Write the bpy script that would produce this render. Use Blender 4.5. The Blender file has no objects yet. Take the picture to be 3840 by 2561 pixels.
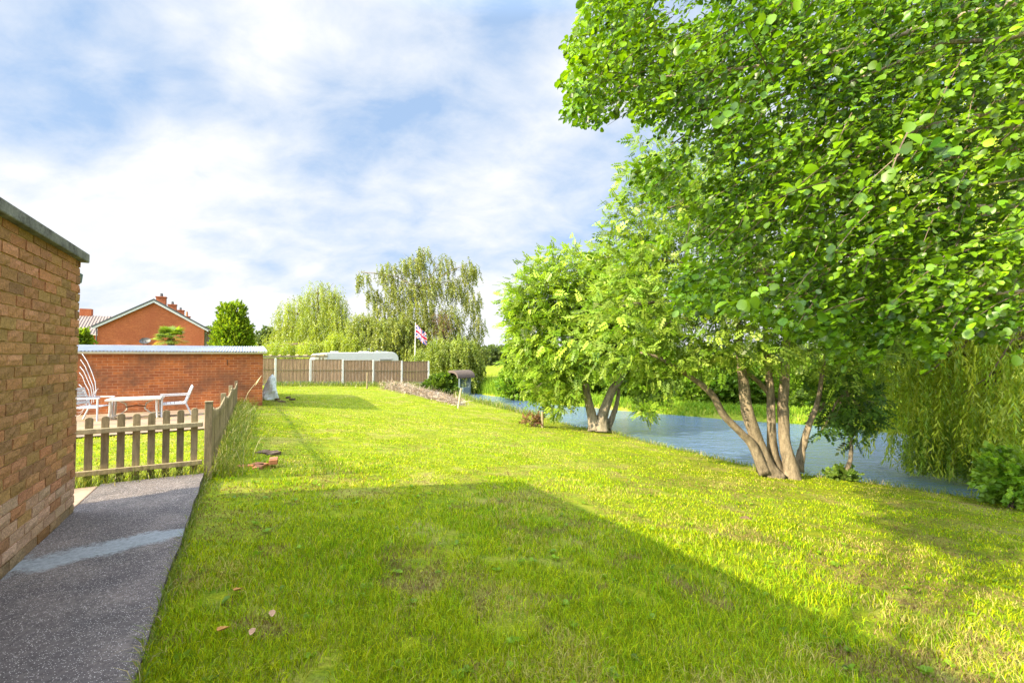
import bpy, math, random
import numpy as np
from mathutils import Vector, Matrix
random.seed(7); R = np.random.default_rng(11)
S = bpy.context.scene; COL = S.collection
# ------------------------------------------------------------------ camera, sky, sun, exposure
EYE = 1.40; F = 455.0; TH = math.radians(30.5); PITCH = math.atan(13.0 / F)
cam = bpy.data.cameras.new("camera"); cam.sensor_width = 36; cam.lens = 36 * F / 1024
cam.clip_start = .05; cam.clip_end = 6000
camo = bpy.data.objects.new("camera", cam); COL.objects.link(camo)
camo.location = (0, 0, EYE); camo.rotation_euler = (math.pi / 2 + PITCH, 0, 0); S.camera = camo
S.view_settings.view_transform = 'Standard'; S.view_settings.look = 'None'
S.view_settings.exposure = 1.65; S.view_settings.gamma = 1
SUN_EL = math.radians(30.0); SUN_AZ = math.radians(55.0)      # azimuth (from +Y towards +X) the shadows point to
sd = Vector((math.sin(SUN_AZ) * math.cos(SUN_EL), math.cos(SUN_AZ) * math.cos(SUN_EL), -math.sin(SUN_EL)))
sl = bpy.data.lights.new("sun", 'SUN'); sl.energy = 4.5; sl.angle = math.radians(.55); sl.color = (1, .87, .60)
so = bpy.data.objects.new("sun", sl); COL.objects.link(so); so.rotation_euler = sd.to_track_quat('-Z', 'Y').to_euler(); so.location = (-20, -10, 20)


class N:                                                       # tiny node-tree helper
    def __init__(s, tree): s.t = tree; tree.nodes.clear()
    def n(s, typ, ins=None, **kw):
        nd = s.t.nodes.new(typ)
        for k, v in kw.items(): setattr(nd, k, v)
        for k, v in (ins or {}).items():
            if isinstance(v, bpy.types.NodeSocket): s.t.links.new(v, nd.inputs[k])
            else: nd.inputs[k].default_value = v
        return nd
    def math(s, op, a, b=0.0, c=None, clamp=False):
        nd = s.n('ShaderNodeMath', {0: a, 1: b}, operation=op, use_clamp=clamp)
        if c is not None:
            if isinstance(c, bpy.types.NodeSocket): s.t.links.new(c, nd.inputs[2])
            else: nd.inputs[2].default_value = c
        return nd.outputs[0]
    def mix(s, f, a, b, mode='MIX'):
        nd = s.n('ShaderNodeMix', data_type='RGBA', blend_type=mode)
        for i, v in ((0, f), (6, a), (7, b)):
            if isinstance(v, bpy.types.NodeSocket): s.t.links.new(v, nd.inputs[i])
            else: nd.inputs[i].default_value = v if i == 0 or len(v) == 4 else (*v, 1)
        return nd.outputs[2]
    def ramp(s, f, *stops):
        nd = s.n('ShaderNodeValToRGB', {0: f}); el = nd.color_ramp.elements
        while len(el) < len(stops): el.new(.5)
        for e, (p, c) in zip(el, stops):
            e.position = p; e.color = (c, c, c, 1) if isinstance(c, (int, float)) else (*c, 1)
        return nd.outputs[0]
    def noise(s, vec, scale, detail=4, rough=.55, dist=0.0):
        return s.n('ShaderNodeTexNoise', {'Vector': vec, 'Scale': scale, 'Detail': detail, 'Roughness': rough, 'Distortion': dist}).outputs[0]
    def obj(s): return s.n('ShaderNodeTexCoord').outputs['Object']


W = bpy.data.worlds.new("World"); S.world = W; W.use_nodes = True
w = N(W.node_tree)
sky = w.n('ShaderNodeTexSky', sky_type='NISHITA'); sky.sun_disc = False; sky.sun_elevation = SUN_EL
sky.sun_rotation = SUN_AZ + math.pi; sky.air_density = 1.0; sky.dust_density = .6; sky.ozone_density = 1.4
gen = w.n('ShaderNodeTexCoord').outputs['Generated']
sx = w.n('ShaderNodeSeparateXYZ', {0: gen})
zc = w.math('ADD', w.math('MAXIMUM', sx.outputs[2], 0.0), .45)
cv = w.n('ShaderNodeCombineXYZ', {0: w.math('DIVIDE', sx.outputs[0], zc), 1: w.math('DIVIDE', sx.outputs[1], zc), 2: 0.0}).outputs[0]
mp = w.n('ShaderNodeMapping', {0: cv, 1: (3.1, 1.35, 0), 2: (0, 0, math.radians(-38)), 3: (1.9, 2.7, 1)}).outputs[0]
n1 = w.noise(mp, .95, 3, .5, .3); n2 = w.noise(mp, 3.2, 7, .6, .25)
cl = w.math('ADD', w.math('MULTIPLY', n1, .68), w.math('MULTIPLY', n2, .32))
hz = w.ramp(sx.outputs[2], (0.0, .20), (.13, .10), (.35, 0.0))
cl = w.ramp(w.math('ADD', cl, hz), (.40, 0.0), (.49, .45), (.61, 1.0))
lp = w.noise(mp, 6.0, 5, .6)
cloudcol = w.mix(lp, (5.5, 5.7, 6.0), (6.5, 6.55, 6.6))
blue = w.mix(.80, sky.outputs[0], (2.9, 4.1, 6.0))
wc = w.mix(cl, blue, cloudcol)
# extra sky glow round the sun (behind viewer) and overhead, added to lift shade
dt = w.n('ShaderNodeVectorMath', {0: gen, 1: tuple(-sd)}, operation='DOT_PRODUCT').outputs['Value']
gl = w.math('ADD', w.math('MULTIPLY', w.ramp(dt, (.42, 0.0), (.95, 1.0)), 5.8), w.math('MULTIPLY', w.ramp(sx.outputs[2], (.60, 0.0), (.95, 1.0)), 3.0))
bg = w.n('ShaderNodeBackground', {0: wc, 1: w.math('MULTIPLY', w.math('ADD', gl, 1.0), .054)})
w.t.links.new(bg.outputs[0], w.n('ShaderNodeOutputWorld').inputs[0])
S.cycles.max_bounces = 6; S.cycles.transparent_max_bounces = 8; S.cycles.diffuse_bounces = 3
# ------------------------------------------------------------------ frames of reference
A = np.array((-math.sin(TH), math.cos(TH))); B = np.array((math.cos(TH), math.sin(TH)))   # A runs along the garden, B across it
PA = lambda a, b, z=0.0: Vector((a * A[0] + b * B[0], a * A[1] + b * B[1], z))


def vnoise(x, y, s=1.0, seed=0):
    x = np.asarray(x, float) * s; y = np.asarray(y, float) * s
    xi = np.floor(x).astype(np.int64); yi = np.floor(y).astype(np.int64); fx = x - xi; fy = y - yi
    def h(i, j):
        n = (i * 374761393 + j * 668265263 + seed * 974634777) & 0xffffffff
        n = ((n ^ (n >> 13)) * 1274126177) & 0xffffffff
        return ((n ^ (n >> 16)) & 0xffff) / 65535.0
    fx = fx * fx * (3 - 2 * fx); fy = fy * fy * (3 - 2 * fy)
    return (h(xi, yi) * (1 - fx) + h(xi + 1, yi) * fx) * (1 - fy) + (h(xi, yi + 1) * (1 - fx) + h(xi + 1, yi + 1) * fx) * fy


sst = lambda t: np.clip(t, 0, 1) ** 2 * (3 - 2 * np.clip(t, 0, 1))
NEAR = ([-30, 0, 2.3, 4.2, 5.7, 9, 12.5, 14.9, 22.5, 26, 30, 60, 400], [14, 12.9, 12.1, 11.0, 9.9, 10.4, 11.4, 10.8, 10, 11, 12.2, 15, 40])
FAR = ([-30, 7.2, 10.3, 15.3, 22, 29.5, 40, 60, 400], [26, 20.6, 19.7, 17.4, 15.5, 14.9, 15.4, 18, 43])
WATER_Z = EYE - 2.85


def H(x, y):
    x = np.asarray(x, float); y = np.asarray(y, float)
    a = x * A[0] + y * A[1]; b = x * B[0] + y * B[1]
    sb = np.interp(a, [14, 29], [.11, .035]); ac = np.clip(a, -15, 34)
    D = 1.40 + np.where(b > -.37, .012 + .010 * sst(1 - (b + .37) / .8), .022) * (ac - 5.6) + sb * np.maximum(np.minimum(b, 14) + .37, 0)
    D = D + .024 * np.minimum(ac - 5.6, 0) * np.clip((b + .37) / 3.2, 0, 1)
    D = D + sst((a - 30.3) / 2.2) * np.maximum(2.45 - D, 0)
    D = D + .03 * (vnoise(x, y, .6, 3) - .5) * sst((b + .4) / .8) + .012 * (vnoise(x, y, 3.1, 5) - .5)
    nb = np.interp(a, *NEAR) + .35 * (vnoise(x, y, .8, 9) - .5); fb = np.interp(a, *FAR) + .5 * (vnoise(x, y, .5, 19) - .5)
    far = 2.50 - .25 * sst((b - fb - 1) / 12) + .25 * (vnoise(x, y, .12, 4) - .5)
    D = np.where(b > nb, D + (3.6 - D) * sst((b - nb) / .9), D)
    D = np.where(b > fb - 1.2, 3.6 + (far - 3.6) * sst((b - fb + 1.2) / 1.6), D)
    r = np.hypot(x, y)
    return EYE - D + sst((r - 300) / 450) * 11.5 + sst((r - 300) / 200) * 3.0 * vnoise(x, y, .006, 2)


def gz(x, y): return float(H(x, y))
def ray(u, v):
    d = Vector(((u - 512) / F, 1.0, -(v - 341) / F))
    c, s_ = math.cos(PITCH), math.sin(PITCH)
    return Vector((d.x, d.y * c - d.z * s_, d.y * s_ + d.z * c))
def at(u, v, Y):                                              # the point at depth Y seen at (u, v): used to take sizes off the photograph
    d = ray(u, v); return Vector((0, 0, EYE)) + d * (Y / d.y)
def gp(u, v):                                                 # where the view ray meets the ground
    d = ray(u, v); lo = .5
    for k in range(4000):
        t = lo * 1.004 ** k; p = d * t
        if EYE + p.z < gz(p.x, p.y): break
    return Vector((p.x, p.y, gz(p.x, p.y)))
def on_ground(p): return Vector((p[0], p[1], gz(p[0], p[1])))
# ------------------------------------------------------------------ objects
def tag(o, label=None, cat=None, group=None, kind=None):
    for k, v in (('label', label), ('category', cat), ('group', group), ('kind', kind)):
        if v: o[k] = v
    return o
def thing(name, label, cat, loc=(0, 0, 0), rz=0.0, group=None):
    o = bpy.data.objects.new(name, None); COL.objects.link(o); o.empty_display_size = .2
    o.location = loc; o.rotation_euler = (0, 0, rz); return tag(o, label, cat, group)
def copy_tree(o, parent=None):
    c = o.copy(); COL.objects.link(c); c.parent = parent
    for ch in [x for x in o.children]: copy_tree(ch, c)
    return c
def mesh_obj(name, v, f, mat, parent=None, col=None, smooth=False, loc=None, rz=None, fmat=None):
    me = bpy.data.meshes.new(name)
    if isinstance(f, np.ndarray):
        v = np.asarray(v, np.float32); nv, nf, k = len(v), len(f), f.shape[1]
        me.vertices.add(nv); me.vertices.foreach_set('co', v.ravel())
        me.loops.add(nf * k); me.loops.foreach_set('vertex_index', f.astype(np.int32).ravel())
        me.polygons.add(nf); me.polygons.foreach_set('loop_start', np.arange(0, nf * k, k, dtype=np.int32))
        me.update(calc_edges=True)
    else: me.from_pydata([tuple(p) for p in v], [], f)
    if col is not None:
        at_ = me.color_attributes.new('col', 'FLOAT_COLOR', 'POINT'); c4 = np.ones((len(v), 4), np.float32); c4[:, :3] = col
        at_.data.foreach_set('color', c4.ravel())
    if smooth: me.polygons.foreach_set('use_smooth', np.ones(len(me.polygons), bool))
    for m in (mat if isinstance(mat, (list, tuple)) else [mat]): me.materials.append(m)
    if fmat is not None: me.polygons.foreach_set('material_index', np.asarray(fmat, np.int32))
    me.validate()
    o = bpy.data.objects.new(name, me); COL.objects.link(o)
    if parent: o.parent = parent
    if loc is not None: o.location = loc
    if rz is not None: o.rotation_euler = (0, 0, rz)
    return o


class MB:
    def __init__(s): s.v = []; s.f = []
    def box(s, c, d, rz=0.0, tilt=0.0, taper=1.0):
        i = len(s.v); m = Matrix.Rotation(rz, 3, 'Z') @ Matrix.Rotation(tilt, 3, 'Y')
        for x, y, z in ((-1, -1, -1), (1, -1, -1), (1, 1, -1), (-1, 1, -1), (-1, -1, 1), (1, -1, 1), (1, 1, 1), (-1, 1, 1)):
            t = taper if z > 0 else 1
            s.v.append(Vector(c) + m @ Vector((x * d[0] / 2 * t, y * d[1] / 2 * t, z * d[2] / 2)))
        s.f += [(i, i+3, i+2, i+1), (i+4, i+5, i+6, i+7), (i, i+1, i+5, i+4), (i+1, i+2, i+6, i+5), (i+2, i+3, i+7, i+6), (i+3, i, i+4, i+7)]
        return s
    def bar(s, p, q, wd, th):                                 # a straight bar of rectangular section
        return s.tube([p, q], [max(wd, th) * .62] * 2, 4)
    def tube(s, pts, rad, n=8, cap=True):
        pts = [Vector(p) for p in pts]; i0 = len(s.v); up = Vector((.31, .17, .93))
        for k, p in enumerate(pts):
            d = (pts[min(k + 1, len(pts) - 1)] - pts[max(k - 1, 0)]).normalized()
            e1 = d.cross(up)
            if e1.length < .05: e1 = d.cross(Vector((1, 0, 0)))
            e1.normalize(); e2 = d.cross(e1)
            r = rad[k] if isinstance(rad, (list, tuple)) else rad
            for j in range(n):
                t = 2 * math.pi * (j + .5) / n; s.v.append(p + e1 * (r * math.cos(t)) + e2 * (r * math.sin(t)))
        for k in range(len(pts) - 1):
            for j in range(n):
                s.f.append((i0 + k*n + j, i0 + k*n + (j+1) % n, i0 + (k+1)*n + (j+1) % n, i0 + (k+1)*n + j))
        if cap:
            s.f.append(tuple(i0 + j for j in range(n))[::-1]); s.f.append(tuple(i0 + (len(pts)-1)*n + j for j in range(n)))
        return s
    def prism(s, poly, p0, ex, ey, ez):                       # polygon (x,y) in axes ex, ey pushed along the vector ez
        i = len(s.v); n = len(poly)
        ex, ey, ez, p0 = map(Vector, (ex, ey, ez, p0))
        for o in (Vector((0, 0, 0)), ez):
            for x, y in poly: s.v.append(p0 + ex * x + ey * y + o)
        s.f.append(tuple(range(i, i + n))[::-1]); s.f.append(tuple(range(i + n, i + 2*n)))
        for k in range(n): s.f.append((i + k, i + (k+1) % n, i + n + (k+1) % n, i + n + k))
        return s
    def build(s, name, mat, parent=None, bevel=0.0, smooth=False, label=None):
        o = mesh_obj(name, s.v, s.f, mat, parent, smooth=smooth)
        if bevel:
            m = o.modifiers.new('bevel', 'BEVEL'); m.width = bevel; m.segments = 2; m.limit_method = 'ANGLE'
        if label: o['label'] = label
        return o


def wobble(p, q, n, amp):
    p, q = Vector(p), Vector(q); out = []
    for k in range(n + 1):
        t = k / n; e = amp * math.sin(math.pi * t)
        out.append(p.lerp(q, t) + Vector((random.uniform(-e, e), random.uniform(-e, e), random.uniform(-e, e))))
    return out
# ------------------------------------------------------------------ materials
MATS = {}
def mat(name, fn):
    m = bpy.data.materials.new(name); m.use_nodes = True; k = N(m.node_tree); out = k.n('ShaderNodeOutputMaterial')
    sh = fn(k); k.t.links.new(sh, out.inputs[0]); MATS[name] = m; return m
def pbr(k, color, rough=.7, bump=None, bs=.4, bd=.01, spec=.3, metal=0.0):
    ins = {'Roughness': rough, 'Specular IOR Level': spec, 'Metallic': metal}
    nd = k.n('ShaderNodeBsdfPrincipled', ins)
    if isinstance(color, bpy.types.NodeSocket): k.t.links.new(color, nd.inputs['Base Color'])
    else: nd.inputs['Base Color'].default_value = (*color, 1)
    if bump is not None:
        b = k.n('ShaderNodeBump', {'Height': bump, 'Strength': bs, 'Distance': bd}); k.t.links.new(b.outputs[0], nd.inputs['Normal'])
    return nd.outputs[0]
def simple(name, c, var=.18, rough=.6, scale=6.0, spec=.3, metal=0.0, streak=None, bd=.004):
    def fn(k):
        rv_ = k.ramp(k.n('ShaderNodeObjectInfo').outputs['Random'], (0.0, .72), (1.0, 1.22)) if streak else None
        v = k.obj()
        if streak: v = k.n('ShaderNodeMapping', {0: v, 3: streak}).outputs[0]
        n = k.noise(v, scale, 6, .65); n2 = k.noise(v, scale * 7, 3, .6)
        m = k.math('ADD', k.math('MULTIPLY', n, .65), k.math('MULTIPLY', n2, .35))
        lo = tuple(x * (1 - 2 * var) for x in c); hi = tuple(min(1, x * (1 + 2 * var)) for x in c)
        cc = k.ramp(m, (.3, lo), (.7, hi))
        if streak: cc = k.mix(1.0, cc, rv_, 'MULTIPLY')
        return pbr(k, cc, rough, m, .5, bd, spec, metal)
    return mat(name, fn)
def leafmat(name, trans=.45, tcol=(1.15, 1.25, .55), gloss=.03, rough=.45):
    def fn(k):
        c = k.n('ShaderNodeVertexColor', layer_name='col').outputs[0]
        d = k.n('ShaderNodeBsdfDiffuse', {0: c}).outputs[0]
        t = k.n('ShaderNodeBsdfTranslucent', {0: k.mix(1.0, c, tcol, 'MULTIPLY')}).outputs[0]
        m = k.n('ShaderNodeMixShader', {0: trans, 1: d, 2: t}).outputs[0]
        if gloss:
            g = k.n('ShaderNodeBsdfGlossy', {0: (1, 1, 1, 1), 'Roughness': rough}).outputs[0]
            fr = k.n('ShaderNodeLayerWeight', {0: .25}).outputs[0]
            m = k.n('ShaderNodeMixShader', {0: k.math('MULTIPLY', k.math('ADD', fr, .25), gloss * 3), 1: m, 2: g}).outputs[0]
        return m
    return mat(name, fn)
LEAF = leafmat('leaf', .48, (1.3, 1.3, .4), .02); LEAFG = leafmat('glossy_leaf', .42, (1.4, 1.35, .25), .022, .38); GRASS = leafmat('grass_blade', .40, (1.25, 1.15, .35), .006, .5)
def brickfn(axis, c1, c2, mortar, stain, mort=.010, sc=1.0):
    def fn(k):
        o = k.n('ShaderNodeSeparateXYZ', {0: k.obj()})
        v = k.n('ShaderNodeCombineXYZ', {0: o.outputs[axis], 1: o.outputs[2], 2: 0.0}).outputs[0]
        jn = k.n('ShaderNodeTexNoise', {'Vector': v, 'Scale': 14.0, 'Detail': 2}).outputs[1]
        v2 = k.n('ShaderNodeVectorMath', {0: v, 1: k.n('ShaderNodeVectorMath', {0: jn, 1: (.006, .006, 0)}, operation='MULTIPLY').outputs[0]}, operation='ADD').outputs[0]
        bt = k.n('ShaderNodeTexBrick', {'Vector': v2, 'Color1': (*c1, 1), 'Color2': (*c2, 1), 'Mortar': (*mortar, 1), 'Scale': 1.0,
                 'Mortar Size': mort * .5, 'Mortar Smooth': .2, 'Bias': 0.0, 'Brick Width': .225 * sc, 'Row Height': .0775 * sc})
        n = k.noise(v, 1.1, 5, .6); n2 = k.noise(v, 9, 4, .6)
        c = k.mix(k.ramp(n, (.44, 0.0), (.62, .8)), bt.outputs[0], stain)
        c = k.mix(.6, c, k.ramp(n2, (.25, .55), (.75, 1.25)), 'MULTIPLY')
        return pbr(k, c, .9, k.math('SUBTRACT', k.math('MULTIPLY', n2, .5), bt.outputs[1]), .6, .008, .15)
    return fn
BRICK2 = mat('orange_brick', brickfn(0, (.46, .140, .038), (.30, .085, .03), (.50, .26, .14), (.19, .085, .045)))
BRICK2S = mat('orange_brick_side', brickfn(1, (.40, .155, .055), (.33, .115, .045), (.36, .20, .11), (.20, .105, .055)))
BRICKH = mat('house_brick', brickfn(0, (.44, .120, .045), (.33, .085, .03), (.40, .18, .10), (.35, .10, .045), .012))
BRICKHS = mat('house_brick_side', brickfn(1, (.46, .135, .05), (.40, .11, .04), (.40, .17, .09), (.40, .12, .05), .008))
BRICK1 = mat('rough_brick', lambda k: pbr(k, k.mix(.75, k.n('ShaderNodeVertexColor', layer_name='col').outputs[0],
    k.ramp(k.noise(k.obj(), 70, 5, .8), (.30, .28), (.66, 1.45)), 'MULTIPLY'), .92, k.noise(k.obj(), 70, 4, .7), .8, .006, .1))
MORTAR = simple('mortar', (.55, .34, .20), .15, .95, 12, .1)
CONC = simple('concrete', (.19, .182, .175), .4, .9, 9, .15, bd=.008)
CONCP = simple('pale_concrete', (.50, .49, .46), .1, .85, 4, .2)
WOOD = simple('weathered_wood', (.245, .195, .115), .3, .85, 5, .15, streak=(6, 6, .8))
WOODT = simple('treated_wood', (.34, .29, .18), .22, .85, 5, .15, streak=(5, 5, .8))
PANEL = simple('fence_board', (.30, .195, .12), .34, .88, 4, .1, streak=(9, 9, .6))
WHITE = simple('white_paint', (.48, .48, .49), .04, .45, 3, .4)
CARAV = simple('caravan_white', (.43, .44, .45), .03, .35, .8, .5)
CREAM = simple('cream_plastic', (.55, .52, .42), .06, .45, 5, .4)
TABLE = simple('table_frame', (.55, .50, .43), .1, .5, 5, .4)
SLATE = simple('roof_tile_dark', (.07, .075, .085), .2, .7, 8, .3)
TILE = simple('roof_tile_brown', (.24, .19, .165), .2, .85, 5, .2)
CORR = simple('corrugated_sheet', (.30, .32, .36), .16, .6, 2, .2)
DARK = simple('dark_metal', (.05, .05, .055), .2, .5, 5, .4)
RUST = simple('rusty_metal', (.16, .07, .035), .3, .8, 12, .3)
GREYP = simple('grey_green_paint', (.13, .17, .17), .15, .7, 6, .3)
FELT = simple('brown_roof_felt', (.10, .075, .06), .2, .8, 10, .2)
BAG = simple('white_sack', (.75, .80, .85), .12, .6, 9, .3, bd=.01)
TERRA = simple('terracotta', (.36, .15, .07), .2, .8, 8, .2)
BARK = simple('bark', (.215, .17, .115), .45, .95, 5, .1, streak=(3, 3, .8), bd=.015)
BARKL = simple('pale_bark', (.27, .225, .16), .42, .95, 4, .1, streak=(2.5, 2.5, 1), bd=.015)
BARKD = simple('dark_bark', (.13, .09, .06), .3, .95, 7, .1)
DRY = simple('dry_twigs', (.37, .31, .25), .55, .95, 3, .1)
GLASS = mat('window_glass', lambda k: pbr(k, (.035, .04, .05), .08, spec=.8))


def groundfn(k):
    v = k.n('ShaderNodeNewGeometry').outputs['Position']
    n1 = k.noise(v, 1.3, 5, .62); n2 = k.noise(v, 6.0, 5, .65); n3 = k.noise(v, 60, 3, .7); n4 = k.noise(v, .16, 3, .5)
    g = k.mix(k.ramp(n2, (.35, 0.0), (.65, 1.0)), (.10, .16, .008), (.24, .26, .012))
    g = k.mix(k.ramp(n1, (.50, 0.0), (.68, .7)), g, (.36, .29, .09))
    g = k.mix(k.ramp(k.math('MULTIPLY', n2, n1), (.33, 0.0), (.42, .85)), g, (.12, .085, .045))
    g = k.mix(k.ramp(n4, (.4, 0.0), (.62, .5)), g, (.20, .24, .03))
    g = k.mix(.7, g, k.ramp(n3, (.3, .45), (.7, 1.45)), 'MULTIPLY')
    return pbr(k, g, .95, n3, .8, .02, .05)
GROUND = mat('ground_grass', groundfn)


def pathfn(k):
    o = k.obj(); s = k.n('ShaderNodeSeparateXYZ', {0: o})
    n1 = k.noise(o, 3.0, 5, .6); n2 = k.noise(o, 45, 5, .75); nw = k.noise(o, 5, 4, .6)
    vo = k.n('ShaderNodeTexVoronoi', {'Vector': o, 'Scale': 150.0}); vb = k.n('ShaderNodeTexVoronoi', {'Vector': o, 'Scale': 42.0})
    base = k.mix(k.ramp(n1, (.35, 0.0), (.68, 1.0)), (.105, .092, .086), (.20, .165, .145))
    base = k.mix(.85, base, k.ramp(n2, (.28, .35), (.72, 1.5)), 'MULTIPLY')
    base = k.mix(k.ramp(k.noise(o, 1.1, 4, .6), (.45, 0.0), (.65, .55)), base, (.09, .075, .075)); peb = k.math('LESS_THAN', vo.outputs[0], .30); rnd = k.n('ShaderNodeSeparateColor', {0: vo.outputs[1]}).outputs[0]
    base = k.mix(k.math('MULTIPLY', peb, k.math('GREATER_THAN', rnd, .66)), base, (.60, .54, .50))
    base = k.mix(k.math('MULTIPLY', peb, k.math('LESS_THAN', rnd, .2)), base, (.06, .05, .05))
    # cement smear that crosses the path
    yy = k.math('ADD', s.outputs[1], k.math('MULTIPLY', k.math('SUBTRACT', nw, .5), .42))
    yc = k.math('MULTIPLY_ADD', s.outputs[0], .22, 4.30)
    m = k.math('SUBTRACT', k.math('MULTIPLY_ADD', n1, .22, .07), k.math('ABSOLUTE', k.math('SUBTRACT', yy, yc)))
    m = k.ramp(k.math('ADD', k.math('MULTIPLY', m, 6.0), k.math('MULTIPLY', k.math('SUBTRACT', n2, .5), 1.3)), (.10, 0.0), (.62, .92))
    sm = k.mix(k.noise(k.n('ShaderNodeMapping', {0: o, 3: (2, 14, 1)}).outputs[0], 2.0, 5, .6), (.17, .19, .20), (.38, .40, .40)); sm = k.mix(.6, sm, k.ramp(n2, (.3, .5), (.7, 1.35)), 'MULTIPLY')
    base = k.mix(m, base, sm)
    h = k.math('ADD', k.math('MULTIPLY', vb.outputs[0], .5), n2)
    return pbr(k, base, .9, h, .9, .008, .15)
PATH = mat('aggregate_path', pathfn)


def patiofn(k):
    o = k.obj(); s = k.n('ShaderNodeSeparateXYZ', {0: o})
    v = k.n('ShaderNodeCombineXYZ', {0: s.outputs[0], 1: s.outputs[1]}).outputs[0]
    bt = k.n('ShaderNodeTexBrick', {'Vector': v, 'Color1': (.28, .19, .125, 1), 'Color2': (.21, .15, .105, 1), 'Mortar': (.20, .20, .05, 1), 'Scale': 1.0,
             'Mortar Size': .012, 'Mortar Smooth': .3, 'Brick Width': .6, 'Row Height': .45})
    n = k.noise(o, 3, 5, .6)
    return pbr(k, k.mix(.5, bt.outputs[0], k.ramp(n, (.3, .6), (.7, 1.3)), 'MULTIPLY'), .9, n, .4, .005, .15)
PATIO = mat('paving_slabs', patiofn)


def waterfn(k):
    v = k.n('ShaderNodeNewGeometry').outputs['Position']
    m = k.n('ShaderNodeMapping', {0: v, 2: (0, 0, math.radians(-40)), 3: (1.0, 2.4, 1)}).outputs[0]
    n1 = k.noise(m, 1.6, 4, .6, .4); n2 = k.noise(m, 9, 4, .65)
    h = k.math('ADD', n1, k.math('MULTIPLY', n2, .22))
    nd = pbr(k, k.mix(k.noise(v, .35, 3), (.07, .13, .25), (.09, .13, .19)), .10, h, 1.0, .12, 1.0)  # blue of the reflected sky is put into the base colour too
    return nd
WATERM = mat('river_water', waterfn)
UJ = [simple('flag_navy', (.02, .025, .13), .1, .8), simple('flag_white', (.42, .38, .41), .04, .8), simple('flag_red', (.40, .012, .04), .08, .8)]
# ------------------------------------------------------------------ leaf templates (x across, y along, z off the leaf)
def T(verts, faces): return np.array(verts, float), np.array(faces, int)
T_ROUND = T([(0, 0, 0), (.24, .16, .05), (.42, .52, .13), (.34, .84, .05), (0, 1, -.10), (-.34, .84, .05), (-.42, .52, .13), (-.24, .16, .05), (0, .47, -.03)],
            [(0, 1, 2, 8), (8, 2, 3, 4), (8, 4, 5, 6), (0, 8, 6, 7)])
T_RHOMB = T([(0, 0, 0), (.2, .42, .04), (0, 1, -.06), (-.2, .42, .04)], [(0, 1, 2, 3)])
def t_compound(npair, ll, lw, droop):
    v = []; f = []
    def leaf(y, ang, s, z):
        i = len(v); d = np.array((math.sin(ang), math.cos(ang))); p = np.array((d[1], -d[0])) * lw * s
        for q, zz in ((np.array((0, y)), 0), (np.array((0, y)) + d * ll * s * .45 + p, .012), (np.array((0, y)) + d * ll * s, -.05), (np.array((0, y)) + d * ll * s * .45 - p, .012)):
            v.append((q[0], q[1], z + zz))
        f.append((i, i + 1, i + 2, i + 3))
    for k in range(npair):
        y = .22 + .68 * k / npair; z = -droop * y * y
        leaf(y, 1.0, 1 - .2 * k / npair, z); leaf(y + .03, -1.0, 1 - .2 * k / npair, z)
    leaf(.9, 0, 1, -droop * .8)
    return T(v, f)
T_ASH = t_compound(4, .36, .095, .22)
def t_strand(n, ll, lw, seed=0):
    r = np.random.default_rng(seed); v = []; f = []
    for k in range(n):
        y = (k + r.random()) / n; ang = r.uniform(0, 6.28); t = r.uniform(.35, .9)
        d = np.array((math.cos(ang) * math.sin(t), math.cos(t), math.sin(ang) * math.sin(t))); s = np.cross(d, r.normal(size=3)); s /= np.linalg.norm(s)
        i = len(v); p = np.array((r.normal() * .012, y, r.normal() * .012)); L = ll * r.uniform(.7, 1.2)
        for q in (p, p + d * L * .45 + s * lw, p + d * L, p + d * L * .45 - s * lw): v.append(q)
        f.append((i, i + 1, i + 2, i + 3))
    return T(v, f)
T_WILLOW = t_strand(30, .10, .011, 1); T_BIRCH = t_strand(22, .10, .035, 2); T_CLUMP = t_strand(16, .42, .14, 3)


def scatter(tpl, pos, axis, scale, width=1.0, nrm=None):
    """Copies of a template: vertices (N*k,3) and faces, for joining into ONE crown mesh."""
    tv, tf = tpl; n = len(pos); d = axis / np.linalg.norm(axis, axis=1, keepdims=True)
    q = R.normal(size=(n, 3)) if nrm is None else nrm + .35 * R.normal(size=(n, 3))
    s = np.cross(d, q); s /= np.linalg.norm(s, axis=1, keepdims=True) + 1e-9; nn = np.cross(s, d)
    sc = np.broadcast_to(scale, (n,))[:, None, None]; wd = np.broadcast_to(width, (n,))[:, None, None]
    V = pos[:, None, :] + sc * (tv[None, :, 0:1] * wd * s[:, None, :] + tv[None, :, 1:2] * d[:, None, :] + tv[None, :, 2:3] * wd * nn[:, None, :])
    Fc = tf[None] + (np.arange(n) * len(tv))[:, None, None]
    return V.reshape(-1, 3), Fc.reshape(-1, tf.shape[1])
def tint(n, k, base, alt, spread=.18, t=None):
    t = R.random(n) if t is None else t
    c = np.array(base)[None] * (1 - t[:, None]) + np.array(alt)[None] * t[:, None]
    c = c * np.clip(1 + spread * R.normal(size=(n, 1)), .35, 1.9)
    return np.repeat(c, k, axis=0)
def crown(name, parts, m, parent=None):
    V = []; Fs = []; C = []; o = 0
    for (v, f, c) in parts: V.append(v); Fs.append(f + o); C.append(c); o += len(v)
    return mesh_obj(name, np.concatenate(V), np.concatenate(Fs), m, parent, col=np.concatenate(C))
def in_lumps(lumps, n, inner=.45):
    L = np.array(lumps, float); wgt = (L[:, 3] * L[:, 4] * L[:, 5]) ** .67; idx = R.choice(len(L), n, p=wgt / wgt.sum())
    d = R.normal(size=(n, 3)); d /= np.linalg.norm(d, axis=1, keepdims=True)
    r = (inner ** 3 + (1 - inner ** 3) * R.random(n)) ** (1 / 3)
    r = r * (1 + .10 * R.normal(size=n))
    return L[idx, :3] + d * r[:, None] * L[idx, 3:], d, idx
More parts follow.
